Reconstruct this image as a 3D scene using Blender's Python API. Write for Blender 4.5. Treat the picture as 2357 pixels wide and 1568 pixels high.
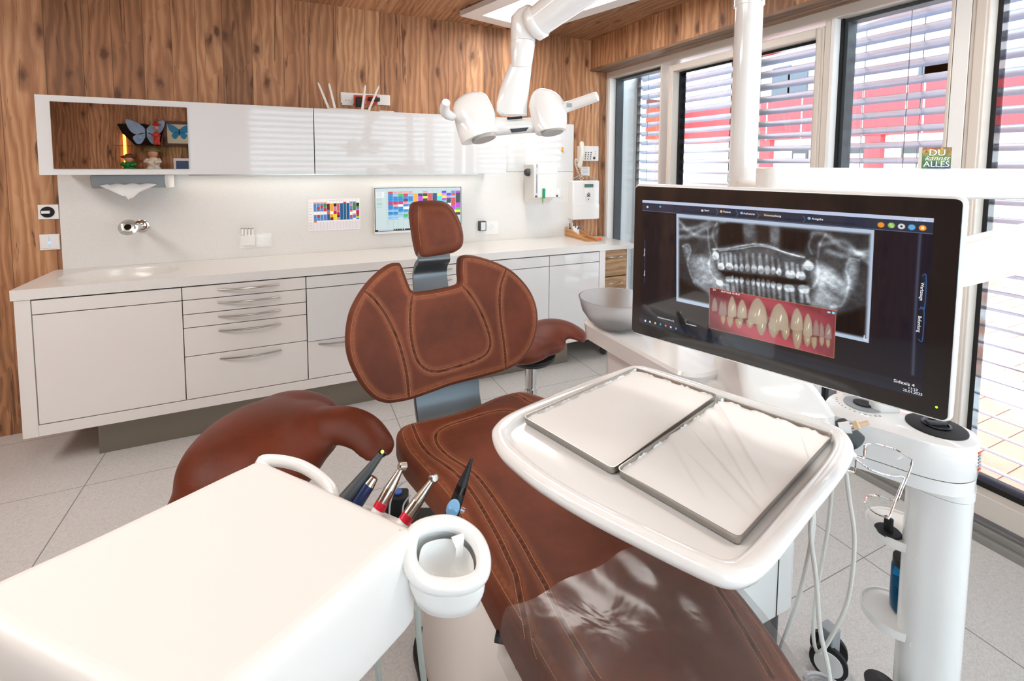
import bpy, bmesh, math, random
import numpy as np
from math import sin, cos, pi, radians, atan2, sqrt, hypot
from mathutils import Vector, Matrix
from mathutils.geometry import delaunay_2d_cdt

EXPOSURE, SKY, STRIP, LAMP = 0.18, 8, 1.4, 22
for o in list(bpy.data.objects):
    bpy.data.objects.remove(o)
S = bpy.context.scene
COL = S.collection
random.seed(7)

# ------------------------------------------------------------------ camera
YAW, TILT, ROLL, FPX, CX, CY, CAMZ = 0.4323, -0.07052, 0.005677, 1094.5, 1178.5, 455.2, 1.5
FW = Vector((sin(YAW)*cos(TILT), cos(YAW)*cos(TILT), sin(TILT)))
_R = Vector((cos(YAW), -sin(YAW), 0)); _U = _R.cross(FW)
RT = _R*cos(ROLL) + _U*sin(ROLL)
UP = _U*cos(ROLL) - _R*sin(ROLL)
CAM = Vector((0, 0, CAMZ))
cd = bpy.data.cameras.new('camera')
cam = bpy.data.objects.new('camera', cd); COL.objects.link(cam)
cam.matrix_world = Matrix(((RT.x, UP.x, -FW.x, 0), (RT.y, UP.y, -FW.y, 0), (RT.z, UP.z, -FW.z, CAMZ), (0, 0, 0, 1)))
cd.sensor_fit = 'HORIZONTAL'; cd.sensor_width = 36; cd.lens = FPX/2357*36
cd.shift_x = 0; cd.shift_y = -(784-CY)/2357
cd.clip_start = 0.05; cd.clip_end = 200
S.camera = cam
def ray(x, y): return FW + RT*((x-CX)/FPX) + UP*((CY-y)/FPX)
def P(x, y, X=None, Y=None, Z=None, k=None):
    """the place in the room that shows at a photo pixel: on the plane X=, Y= or Z=, or k metres deep"""
    d = ray(x, y)
    if X is not None: t = X/d.x
    elif Y is not None: t = Y/d.y
    elif Z is not None: t = (Z-CAMZ)/d.z
    else: t = k
    return CAM + d*t

# ------------------------------------------------------------------ light and exposure
S.view_settings.view_transform = 'Standard'; S.view_settings.look = 'None'
S.view_settings.gamma = 1; S.view_settings.use_curve_mapping = False
S.view_settings.exposure = EXPOSURE
w = bpy.data.worlds.new('overcast_sky'); S.world = w; w.use_nodes = True
bg = w.node_tree.nodes['Background']
bg.inputs['Color'].default_value = (0.77, 0.89, 1.0, 1); bg.inputs['Strength'].default_value = SKY
S.cycles.max_bounces = 9; S.cycles.diffuse_bounces = 5; S.cycles.glossy_bounces = 4
S.cycles.transparent_max_bounces = 16; S.cycles.transmission_bounces = 6
S.cycles.caustics_reflective = False; S.cycles.caustics_refractive = False
S.cycles.sample_clamp_indirect = 6
S.cycles.use_adaptive_sampling = True; S.cycles.adaptive_threshold = 0.02
S.cycles.use_denoising = True
def area_light(name, loc, sx, sy, power, color, rot=(0, 0, 0), label=None):
    l = bpy.data.lights.new(name, 'AREA'); l.shape = 'RECTANGLE'; l.size = sx; l.size_y = sy
    l.energy = power; l.color = color
    o = bpy.data.objects.new(name, l); COL.objects.link(o)
    o.location = loc; o.rotation_euler = rot
    return o

# ------------------------------------------------------------------ mesh helpers
def catmull(pts, n=8, closed=False):
    pts = [Vector(p) for p in pts]; m = len(pts); out = []
    rng = range(m if closed else m-1)
    for i in rng:
        if closed: a, b, c, d = pts[(i-1) % m], pts[i], pts[(i+1) % m], pts[(i+2) % m]
        else: a, b, c, d = pts[max(i-1, 0)], pts[i], pts[i+1], pts[min(i+2, m-1)]
        for j in range(n):
            t = j/n
            out.append(0.5*((2*b)+(c-a)*t+(2*a-5*b+4*c-d)*t*t+(3*b-a-3*c+d)*t**3))
    if not closed: out.append(pts[-1])
    return out
def rrect(w, h, r, n=6, cx=0, cy=0):
    o = []
    for qx, qy, a0 in ((1, 1, 0), (-1, 1, 90), (-1, -1, 180), (1, -1, 270)):
        for i in range(n+1):
            a = radians(a0+90*i/n)
            o.append((cx+qx*(w/2-r)+r*cos(a), cy+qy*(h/2-r)+r*sin(a)))
    return o
def ell(a, b, n=32, cx=0, cy=0): return [(cx+a*cos(2*pi*i/n), cy+b*sin(2*pi*i/n)) for i in range(n)]
class MB:
    def __init__(s): s.v = []; s.f = []; s.mi = []; s.cur = 0
    def add(s, vs, fs):
        b = len(s.v); s.v += [tuple(v) for v in vs]
        for f in fs: s.f.append(tuple(b+i for i in f)); s.mi.append(s.cur)
        return s
    def box(s, x0, x1, y0, y1, z0, z1, M=None):
        vs = [Vector((x, y, z)) for z in (z0, z1) for y in (y0, y1) for x in (x0, x1)]
        if M: vs = [M @ v for v in vs]
        return s.add(vs, [(0, 2, 3, 1), (4, 5, 7, 6), (0, 1, 5, 4), (2, 6, 7, 3), (0, 4, 6, 2), (1, 3, 7, 5)])
    def prism(s, poly, z0, z1, M=None, taper=1.0):
        """polygon in local xy extruded along local z"""
        n = len(poly); M = M or Matrix()
        cx = sum(p[0] for p in poly)/n; cy = sum(p[1] for p in poly)/n
        vs = [M @ Vector((p[0], p[1], z0)) for p in poly]+[M @ Vector((cx+(p[0]-cx)*taper, cy+(p[1]-cy)*taper, z1)) for p in poly]
        return s.add(vs, [tuple(range(n-1, -1, -1)), tuple(range(n, 2*n))]+[(i, (i+1) % n, n+(i+1) % n, n+i) for i in range(n)])
    def tube(s, pts, r, n=10, caps=True, closed=False):
        pts = [Vector(p) for p in pts]; m = len(pts)
        rr = r if isinstance(r, (list, tuple)) else [r]*m
        up = None; vs = []
        for i, p in enumerate(pts):
            a = pts[i-1] if (i > 0 or closed) else p; b = pts[(i+1) % m] if (i < m-1 or closed) else p
            t = (b-a); t = t.normalized() if t.length > 1e-9 else Vector((0, 0, 1))
            if up is None:
                up = Vector((0, 0, 1)) if abs(t.z) < 0.9 else Vector((1, 0, 0))
            x = up - t*up.dot(t)
            if x.length < 1e-6: x = t.orthogonal()
            x.normalize(); y = t.cross(x); up = x
            for j in range(n):
                an = 2*pi*j/n; vs.append(p+(x*cos(an)+y*sin(an))*rr[i])
        fs = []
        for i in range(m if closed else m-1):
            for j in range(n):
                k = (i+1) % m
                fs.append((i*n+j, i*n+(j+1) % n, k*n+(j+1) % n, k*n+j))
        if caps and not closed: fs += [tuple(range(n-1, -1, -1)), tuple((m-1)*n+j for j in range(n))]
        return s.add(vs, fs)
    def lathe(s, prof, M=None, n=32, caps=True):
        """prof: (r, z) pairs around local z"""
        M = M or Matrix(); m = len(prof)
        vs = [M @ Vector((r*cos(2*pi*j/n), r*sin(2*pi*j/n), z)) for r, z in prof for j in range(n)]
        fs = [(i*n+j, i*n+(j+1) % n, (i+1)*n+(j+1) % n, (i+1)*n+j) for i in range(m-1) for j in range(n)]
        if caps: fs += [tuple(range(n-1, -1, -1)), tuple((m-1)*n+j for j in range(n))]
        return s.add(vs, fs)
    def loft(s, rings, caps=True, closed=True):
        n = len(rings[0]); m = len(rings)
        vs = [v for r in rings for v in r]
        fs = [(i*n+j, i*n+(j+1) % n, (i+1)*n+(j+1) % n, (i+1)*n+j) for i in range(m-1) for j in range(n if closed else n-1)]
        if caps: fs += [tuple(range(n-1, -1, -1)), tuple((m-1)*n+j for j in range(n))]
        return s.add(vs, fs)
    def ball(s, c, rx, ry=None, rz=None, M=None, n=20, m=14):
        ry = rx if ry is None else ry; rz = rx if rz is None else rz
        M = (Matrix.Translation(c) @ (M or Matrix()))
        vs = []
        for i in range(m+1):
            t = pi*(i+0.001)/(m+0.002)
            for j in range(n):
                a = 2*pi*j/n; vs.append(M @ Vector((rx*sin(t)*cos(a), ry*sin(t)*sin(a), -rz*cos(t))))
        fs = [(i*n+j, i*n+(j+1) % n, (i+1)*n+(j+1) % n, (i+1)*n+j) for i in range(m) for j in range(n)]
        fs += [tuple(range(n-1, -1, -1)), tuple(m*n+j for j in range(n))]
        return s.add(vs, fs)
    def build(s, name, mats, parent=None, smooth=True, bevel=0, segs=2, angle=35, remesh=0, smoothing=0, subsurf=0, label=None, solid=0):
        me = bpy.data.meshes.new(name); me.from_pydata(s.v, [], s.f); me.update()
        bm = bmesh.new(); bm.from_mesh(me); bmesh.ops.recalc_face_normals(bm, faces=bm.faces); bm.to_mesh(me); bm.free()
        if not isinstance(mats, (list, tuple)): mats = [mats]
        for m_ in mats: me.materials.append(m_)
        if len(mats) > 1: me.polygons.foreach_set('material_index', s.mi)
        o = bpy.data.objects.new(name, me); COL.objects.link(o)
        if smooth:
            me.polygons.foreach_set('use_smooth', [True]*len(me.polygons))
            if not remesh and not subsurf: me.set_sharp_from_angle(angle=radians(angle))
        attach(o, parent)
        if solid:
            md = o.modifiers.new('thickness', 'SOLIDIFY'); md.thickness = solid; md.offset = 0
        if remesh:
            md = o.modifiers.new('remesh', 'REMESH'); md.mode = 'VOXEL'; md.voxel_size = remesh; md.use_smooth_shade = True
            if smoothing:
                sm = o.modifiers.new('smooth', 'SMOOTH'); sm.iterations = smoothing; sm.factor = 0.5
        if bevel:
            md = o.modifiers.new('bevel', 'BEVEL'); md.width = bevel; md.segments = segs; md.limit_method = 'ANGLE'; md.angle_limit = radians(38)
            md.harden_normals = False
        if subsurf:
            md = o.modifiers.new('subsurf', 'SUBSURF'); md.levels = subsurf; md.render_levels = subsurf
        if label: o['label'] = label
        return o
WORLD = {}
def world_of(o):
    M = WORLD.get(o.name)
    return M if M is not None else Matrix()
def attach(o, parent):
    WORLD[o.name] = Matrix()
    if parent is not None:
        o.parent = parent; o.matrix_parent_inverse = world_of(parent).inverted()
def thing(name, label, cat, loc=(0, 0, 0), group=None):
    o = bpy.data.objects.new(name, None); COL.objects.link(o); o.location = loc
    o.empty_display_size = 0.05
    WORLD[o.name] = Matrix.Translation(loc)
    o['label'] = label; o['category'] = cat
    if group: o['group'] = group
    return o
def tag(o, label, cat, group=None, kind=None):
    o['label'] = label; o['category'] = cat
    if group: o['group'] = group
    if kind: o['kind'] = kind
    return o
def struct(o): o['kind'] = 'structure'; return o
def box(name, m, x0, x1, y0, y1, z0, z1, parent=None, bevel=0, label=None):
    return MB().box(x0, x1, y0, y1, z0, z1).build(name, m, parent, smooth=bevel > 0, bevel=bevel, label=label)
def frame_M(o, x, y, z):
    """matrix with origin o and the given local axes"""
    x = Vector(x).normalized(); y = Vector(y).normalized(); z = Vector(z).normalized()
    return Matrix(((x.x, y.x, z.x, o[0]), (x.y, y.y, z.y, o[1]), (x.z, y.z, z.z, o[2]), (0, 0, 0, 1)))
def axis_M(o, z, up=(0, 0, 1)):
    z = Vector(z).normalized(); u = Vector(up)
    x = u.cross(z)
    if x.length < 1e-4: x = Vector((1, 0, 0)).cross(z)
    x.normalize(); return frame_M(o, x, z.cross(x), z)
WALL_M = lambda x, y, z: frame_M((x, y, z), (1, 0, 0), (0, 0, 1), (0, -1, 0))   # local xy on the back wall, local z into the room
def text(name, s, M, size, m, parent=None, align='CENTER', depth=0.0004, shear=0, sx=1):
    cu = bpy.data.curves.new(name, 'FONT'); cu.body = s; cu.size = size; cu.align_x = align; cu.align_y = 'CENTER'
    cu.extrude = depth; cu.resolution_u = 3; cu.shear = shear
    t = bpy.data.objects.new(name+'_curve', cu); COL.objects.link(t)
    dg = bpy.context.evaluated_depsgraph_get(); me = bpy.data.meshes.new_from_object(t.evaluated_get(dg))
    bpy.data.objects.remove(t)
    me.transform(M @ Matrix.Diagonal((sx, 1, 1, 1))); me.materials.clear(); me.materials.append(m); me.name = name
    o = bpy.data.objects.new(name, me); COL.objects.link(o); attach(o, parent)
    return o
def copy_tree(o, parent=None, label=None):
    c = o.copy(); COL.objects.link(c); WORLD[c.name] = world_of(o)
    c.parent = parent
    if label: c['label'] = label
    for ch in list(o.children): copy_tree(ch, c)
    return c

# ------------------------------------------------------------------ materials
MATS = {}
def lin(h):
    """sRGB 0-255 triple to linear"""
    return tuple(((c/255/12.92) if c/255 <= 0.04045 else ((c/255+0.055)/1.055)**2.4) for c in h)
def mat(name, rgb, rough=0.5, metal=0, coat=0, bump=0, bscale=200, spec=0.5, emit=0, trans=0, alpha=1, ior=1.45, var=0, vscale=3):
    m = bpy.data.materials.new(name); m.use_nodes = True; nt = m.node_tree; b = nt.nodes['Principled BSDF']
    c = lin(rgb) if max(rgb) > 1.001 else rgb
    b.inputs['Base Color'].default_value = (*c, 1); b.inputs['Roughness'].default_value = rough
    b.inputs['Metallic'].default_value = metal; b.inputs['Coat Weight'].default_value = coat; b.inputs['Coat Roughness'].default_value = 0.05
    b.inputs['Specular IOR Level'].default_value = spec; b.inputs['IOR'].default_value = ior
    b.inputs['Transmission Weight'].default_value = trans; b.inputs['Alpha'].default_value = alpha
    if emit: b.inputs['Emission Color'].default_value = (*c, 1); b.inputs['Emission Strength'].default_value = emit
    if bump or var:
        tc = nt.nodes.new('ShaderNodeTexCoord')
    if bump:
        n = nt.nodes.new('ShaderNodeTexNoise'); n.inputs['Scale'].default_value = bscale; n.inputs['Detail'].default_value = 3
        bp = nt.nodes.new('ShaderNodeBump'); bp.inputs['Strength'].default_value = bump; bp.inputs['Distance'].default_value = 0.001
        nt.links.new(tc.outputs['Object'], n.inputs['Vector']); nt.links.new(n.outputs['Fac'], bp.inputs['Height']); nt.links.new(bp.outputs['Normal'], b.inputs['Normal'])
    if var:
        n = nt.nodes.new('ShaderNodeTexNoise'); n.inputs['Scale'].default_value = vscale; n.inputs['Detail'].default_value = 5
        mx = nt.nodes.new('ShaderNodeMix'); mx.data_type = 'RGBA'
        mx.inputs[6].default_value = (*[x*(1-var) for x in c], 1); mx.inputs[7].default_value = (*[min(1, x*(1+var)) for x in c], 1)
        nt.links.new(tc.outputs['Object'], n.inputs['Vector']); nt.links.new(n.outputs['Fac'], mx.inputs[0]); nt.links.new(mx.outputs[2], b.inputs['Base Color'])
    MATS[name] = m
    return m
class NT:
    """tiny node-graph writer"""
    def __init__(s, name):
        s.m = bpy.data.materials.new(name); s.m.use_nodes = True; s.t = s.m.node_tree; s.b = s.t.nodes['Principled BSDF']
    def n(s, typ, _in=None, **kw):
        nd = s.t.nodes.new('ShaderNode'+typ)
        for k, v in kw.items(): setattr(nd, k, v)
        for k, v in (_in or {}).items():
            if isinstance(v, bpy.types.NodeSocket): s.t.links.new(v, nd.inputs[k])
            else: nd.inputs[k].default_value = v
        return nd
    def math(s, op, a, b=0.0, c=0.0, clamp=False): return s.n('Math', {0: a, 1: b, 2: c}, operation=op, use_clamp=clamp).outputs[0]
    def mix(s, f, a, b, blend='MIX'):
        nd = s.t.nodes.new('ShaderNodeMix'); nd.data_type = 'RGBA'; nd.blend_type = blend
        for i, v in ((0, f), (6, a), (7, b)):
            if isinstance(v, bpy.types.NodeSocket): s.t.links.new(v, nd.inputs[i])
            else: nd.inputs[i].default_value = v if i == 0 else (*v[:3], 1)
        return nd.outputs[2]
    def ss(s, v, a, b):
        nd = s.n('MapRange', {0: v, 1: a, 2: b, 3: 0.0, 4: 1.0}, interpolation_type='SMOOTHSTEP'); return nd.outputs[0]
    def comb(s, x, y, z=0.0): return s.n('CombineXYZ', {0: x, 1: y, 2: z}).outputs[0]
    def noise(s, vec, scale=1, detail=2, rough=0.5, dist=0.0):
        return s.n('TexNoise', {'Vector': vec, 'Scale': scale, 'Detail': detail, 'Roughness': rough, 'Distortion': dist}).outputs['Fac']
    def link(s, a, b): s.t.links.new(a, b)
def wood(name, across, along, plank=0.16, dark=(88, 58, 42), mid=(176, 126, 90), light=(218, 172, 130), rough=0.5, seam=0.6, knots=1.0):
    """rustic spruce boards; across / along are axis letters in object space"""
    g = NT(name); tc = g.n('TexCoord').outputs['Object']; sp = g.n('SeparateXYZ', {0: tc})
    u = sp.outputs['XYZ'.index(across)]; v = sp.outputs['XYZ'.index(along)]
    vor = g.n('TexVoronoi', {'W': u, 'Scale': 1/plank, 'Randomness': 0.75}, voronoi_dimensions='1D')
    edge = g.n('TexVoronoi', {'W': u, 'Scale': 1/plank, 'Randomness': 0.75}, voronoi_dimensions='1D', feature='DISTANCE_TO_EDGE').outputs['Distance']
    cid = g.n('SeparateColor', {0: vor.outputs['Color']}); r1, r2, r3 = cid.outputs[0], cid.outputs[1], cid.outputs[2]
    vo = g.math('MULTIPLY_ADD', r1, 37.0, v)
    kv = g.comb(g.math('MULTIPLY_ADD', r2, 9.0, g.math('MULTIPLY', u, 5.5)), g.math('MULTIPLY', vo, 2.6))
    kn = g.n('TexVoronoi', {'Vector': kv, 'Scale': 1.0, 'Randomness': 1.0}, voronoi_dimensions='2D')
    kd = g.math('ADD', kn.outputs['Distance'], g.math('MULTIPLY', g.math('SUBTRACT', g.noise(g.comb(g.math('MULTIPLY', u, 30.0), g.math('MULTIPLY', vo, 14.0)), 1.0, 3, 0.6), 0.5), 0.22)); ksel = g.n('SeparateColor', {0: kn.outputs['Color']}).outputs[0]
    kon = g.math('GREATER_THAN', ksel, 0.42)
    low = g.noise(g.comb(g.math('MULTIPLY', u, 5.0), g.math('MULTIPLY', vo, 1.1), g.math('MULTIPLY', r3, 5)), 1.0, 3, 0.55)
    kb = g.math('MULTIPLY', g.math('DIVIDE', 0.35, g.math('ADD', kd, 0.09)), kon)
    ring = g.math('ADD', g.math('MULTIPLY_ADD', low, 14.0, g.math('MULTIPLY', u, 62.0)), kb)
    fine = g.noise(g.comb(g.math('MULTIPLY', u, 260.0), g.math('MULTIPLY', vo, 5.0)), 1.0, 3, 0.6)
    w_ = g.math('SINE', g.math('MULTIPLY_ADD', fine, 2.2, g.math('MULTIPLY', ring, 2.2)))
    w_ = g.math('MULTIPLY_ADD', w_, 0.5, 0.5)
    tone = g.math('ADD', g.math('MULTIPLY', w_, 0.22), g.math('MULTIPLY', fine, 0.34))
    tone = g.math('ADD', tone, g.math('MULTIPLY', low, 0.32))
    tone = g.math('ADD', tone, g.math('MULTIPLY', g.math('SUBTRACT', r3, 0.5), 0.34))
    cr = g.n('ValToRGB', {0: tone}); e = cr.color_ramp.elements
    e[0].position = 0.20; e[0].color = (*lin(tuple(c*0.74 for c in mid)), 1)
    e[1].position = 0.80; e[1].color = (*lin(light), 1)
    x = e.new(0.48); x.color = (*lin(mid), 1)
    col = cr.outputs[0]
    # knots and dark resin streaks along the grain
    kmask = g.math('MULTIPLY', g.math('SUBTRACT', 1.0, g.ss(kd, 0.02, 0.13)), kon)
    halo = g.math('MULTIPLY', g.math('SUBTRACT', 1.0, g.ss(kd, 0.05, 0.30)), kon)
    st = g.noise(g.comb(g.math('MULTIPLY', u, 30.0), g.math('MULTIPLY', vo, 1.9), 3.0), 1.0, 4, 0.62, 0.9)
    stm = g.ss(st, 0.61, 0.68)
    pat = g.noise(g.comb(g.math('MULTIPLY', u, 7.0), g.math('MULTIPLY', vo, 2.0), 8.0), 1.0, 3, 0.6, 0.4)
    col = g.mix(g.math('MULTIPLY', g.ss(pat, 0.45, 0.75), 0.35), col, lin(tuple(c*0.75 for c in mid)))
    col = g.mix(g.math('MULTIPLY', halo, 0.55*knots), col, lin(tuple(0.5*(a+b) for a, b in zip(dark, mid))))
    col = g.mix(g.math('MULTIPLY', stm, 0.75), col, lin(dark))
    col = g.mix(g.math('MULTIPLY', kmask, 0.85*knots), col, lin(dark))
    # board joints
    sm = g.math('MULTIPLY', g.math('SUBTRACT', 1.0, g.ss(edge, 0.004, 0.016)), seam)
    col = g.mix(sm, col, lin(tuple(c*0.45 for c in dark)))
    g.link(col, g.b.inputs['Base Color']); g.b.inputs['Roughness'].default_value = rough
    g.b.inputs['Specular IOR Level'].default_value = 0.3
    h = g.math('SUBTRACT', g.math('MULTIPLY', fine, 0.6), g.math('ADD', sm, g.math('MULTIPLY', stm, 0.3)))
    bp = g.n('Bump', {'Height': h, 'Strength': 0.25, 'Distance': 0.002}); g.link(bp.outputs[0], g.b.inputs['Normal'])
    MATS[name] = g.m; return g.m
def floor_mat():
    g = NT('terrazzo_tile'); tc = g.n('TexCoord').outputs['Object']; sp = g.n('SeparateXYZ', {0: tc})
    def joint(s, off, per, wd):
        t = g.math('FRACT', g.math('DIVIDE', g.math('SUBTRACT', s, off), per)); t = g.math('MINIMUM', t, g.math('SUBTRACT', 1.0, t))
        return g.math('LESS_THAN', g.math('MULTIPLY', t, per), wd)
    j = g.math('MAXIMUM', joint(sp.outputs[0], -0.912-7.17, 0.717, 0.0022), joint(sp.outputs[1], 2.737-5.8, 0.58, 0.0016))
    fl = g.noise(tc, 160, 3, 0.6, 1.6); n2 = g.noise(tc, 55, 4, 0.7); n3 = g.noise(tc, 2.0, 2)
    v1 = g.n('TexVoronoi', {'Vector': tc, 'Scale': 130.0, 'Randomness': 1.0}, feature='DISTANCE_TO_EDGE').outputs['Distance']
    flk = g.math('MULTIPLY', g.math('SUBTRACT', 1.0, g.ss(v1, 0.0, 0.12)), g.ss(n2, 0.5, 0.62))
    col = g.mix(g.ss(fl, 0.4, 0.65), lin((196, 195, 193)), lin((216, 215, 213)))
    col = g.mix(g.math('MULTIPLY', flk, 0.45), col, lin((150, 152, 156)))
    col = g.mix(g.math('MULTIPLY', n3, 0.25), col, lin((196, 192, 188)))
    col = g.mix(j, col, lin((128, 128, 130)))
    g.link(col, g.b.inputs['Base Color']); g.b.inputs['Roughness'].default_value = 0.38; g.b.inputs['Specular IOR Level'].default_value = 0.4
    return g.m
def leather_mat(name, base=(108, 57, 39), grain=900, rough=0.55, vc=True):
    g = NT(name); tc = g.n('TexCoord').outputs['Object']
    nb = g.noise(tc, 6, 4, 0.6); nf = g.noise(tc, 70, 3, 0.6)
    col = g.mix(g.ss(nb, 0.3, 0.7), lin(tuple(c*0.90 for c in base)), lin(tuple(min(255, c*1.10) for c in base)))
    if vc:
        at = g.n('Attribute', attribute_name='wear'); a = g.n('SeparateColor', {0: at.outputs['Color']})
        col = g.mix(g.math('MULTIPLY', a.outputs[0], g.math('MULTIPLY_ADD', nf, 0.8, 0.2)), col, lin((176, 108, 74)))
        col = g.mix(g.math('MULTIPLY', a.outputs[1], 0.8), col, lin((52, 26, 18)))
    g.link(col, g.b.inputs['Base Color']); g.b.inputs['Roughness'].default_value = rough; g.b.inputs['Specular IOR Level'].default_value = 0.22
    mp = g.n('Mapping', {'Vector': tc, 'Scale': (1, 1, 2.0)})
    h = g.n('TexVoronoi', {'Vector': mp.outputs[0], 'Scale': grain*0.35, 'Randomness': 1.0}).outputs['Distance']
    h2 = g.noise(mp.outputs[0], grain*0.25, 3, 0.6, 0.8)
    bp = g.n('Bump', {'Height': g.math('ADD', h, h2), 'Strength': 0.28, 'Distance': 0.0009}); g.link(bp.outputs[0], g.b.inputs['Normal'])
    return g.m
def glass_mat(name, tint=(0.93, 0.97, 0.96), refl=0.06):
    m = bpy.data.materials.new(name); m.use_nodes = True; t = m.node_tree; t.nodes.clear()
    out = t.nodes.new('ShaderNodeOutputMaterial'); mx = t.nodes.new('ShaderNodeMixShader'); tr = t.nodes.new('ShaderNodeBsdfTransparent'); gl = t.nodes.new('ShaderNodeBsdfGlossy')
    tr.inputs[0].default_value = (*tint, 1); gl.inputs['Roughness'].default_value = 0.01
    lw = t.nodes.new('ShaderNodeLayerWeight'); lw.inputs['Blend'].default_value = 0.5
    pw = t.nodes.new('ShaderNodeMath'); pw.operation = 'POWER'; pw.inputs[1].default_value = 5; t.links.new(lw.outputs['Facing'], pw.inputs[0])
    ma = t.nodes.new('ShaderNodeMath'); ma.operation = 'MULTIPLY_ADD'; ma.inputs[1].default_value = 0.9-refl; ma.inputs[2].default_value = refl; t.links.new(pw.outputs[0], ma.inputs[0])
    t.links.new(ma.outputs[0], mx.inputs[0]); t.links.new(tr.outputs[0], mx.inputs[1]); t.links.new(gl.outputs[0], mx.inputs[2]); t.links.new(mx.outputs[0], out.inputs[0])
    return m

M_wall = wood('spruce_wall_boards', 'X', 'Z', 0.15)
M_wallr = wood('spruce_side_boards', 'Y', 'Z', 0.15)
M_ceil = wood('spruce_ceiling_boards', 'X', 'Y', 0.17, mid=(186, 138, 102), light=(214, 172, 134))
M_soffit = wood('spruce_soffit', 'X', 'Y', 0.3, dark=(70, 50, 38), mid=(140, 110, 88), light=(176, 145, 118), knots=.6)
M_drawerwood = wood('drawer_wood', 'Z', 'X', 0.3, dark=(80, 55, 38), mid=(164, 128, 94), light=(205, 170, 130), seam=0)
M_floor = floor_mat()
M_lacq = mat('glossy_white_lacquer', (222, 222, 221), 0.04, spec=0.42)
M_lacq2 = mat('white_cabinet_lacquer', (228, 224, 220), 0.16, spec=0.5)
M_corian = NT('speckled_solid_surface')
_n = M_corian.noise(M_corian.n('TexCoord').outputs['Object'], 330, 2, 0.6)
_c = M_corian.mix(M_corian.ss(_n, 0.60, 0.70), lin((226, 224, 220)), lin((243, 242, 240)))
M_corian.link(M_corian.mix(M_corian.math('MULTIPLY', M_corian.math('SUBTRACT', 1.0, M_corian.ss(_n, 0.30, 0.38)), 0.5), _c, lin((190, 190, 188))), M_corian.b.inputs['Base Color'])
M_corian.b.inputs['Roughness'].default_value = 0.22; M_corian = M_corian.m
M_gap = mat('dark_gap', (58, 52, 44), 0.8)
M_plinth = mat('brushed_bronze_plinth', (132, 124, 112), 0.42, metal=0.55)
M_steel = mat('brushed_steel', (176, 172, 166), 0.28, metal=1)
M_chrome = mat('chrome', (222, 222, 222), 0.06, metal=1)
M_mirror = mat('mirror_glass', (226, 226, 226), 0.0, metal=1)
M_white = mat('white_enamel', (236, 236, 234), 0.10, spec=0.5, coat=0.4)
M_whitem = mat('matt_white_plastic', (232, 230, 226), 0.38)
M_frame = mat('painted_window_frame', (212, 204, 194), 0.35)
M_framew = mat('white_window_jamb', (236, 236, 234), 0.35)
M_black = mat('black_rubber', (20, 21, 23), 0.55)
M_blackg = mat('black_gloss', (14, 15, 17), 0.12)
M_dgrey = mat('dark_grey_plastic', (62, 66, 68), 0.5)
M_grey = mat('grey_plastic', (150, 156, 160), 0.4)
M_gasket = mat('grey_gasket', (66, 74, 78), 0.5)
M_slat = mat('blind_slat_metal', (158, 166, 182), 0.30, metal=0.65)
M_greym = mat('satin_grey_metal', (104, 110, 114), 0.36, metal=0.75)
M_glass = glass_mat('window_glass')
M_leather = leather_mat('brown_leather')
M_leather2 = leather_mat('smooth_brown_leather', (98, 45, 28), 1400, 0.40, vc=False)
M_stitch = mat('tan_thread', (206, 150, 110), 0.7)
M_paper = mat('white_paper', (240, 239, 236), 0.75)
M_hose = mat('pale_grey_hose', (214, 212, 206), 0.3)

# ================================================================== THE ROOM
WY, FY, CEIL, XF = 3.431, 2.949, 2.54, 2.47     # back wall, cabinet fronts, ceiling, window frame face
RY, LX = -1.0, -3.2                              # wall behind the camera, left wall
struct(box('floor', M_floor, LX-.1, 2.56, RY-.1, WY+.1, -.10, 0))
struct(box('ceiling', M_ceil, LX-.1, 2.7, RY-.1, WY+.1, CEIL, CEIL+.1))
struct(box('wall_back', M_wall, LX-.1, 2.60, WY, WY+.12, 0, CEIL))
struct(box('wall_left', M_wallr, LX-.12, LX, RY-.1, WY, 0, CEIL))
XWIN = P(565, 320, Y=WY-.356).x*(2*(WY-.356)-RY+.2)/(WY-.356)     # left end of the glazing behind the camera, as the glossy doors show it
struct(box('wall_rear', M_wall, LX-.1, XWIN, RY-.12, RY, 0, CEIL))
struct(box('trim_8', M_soffit, XWIN, 2.6, RY-.12, RY, 2.30, CEIL))
wr = struct(box('wall_right', M_wallr, 2.31, 2.47, RY, WY, 2.30, CEIL))
struct(box('trim_1', M_soffit, 2.302, XF+.1, RY, WY, 2.285, 2.301))
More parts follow.
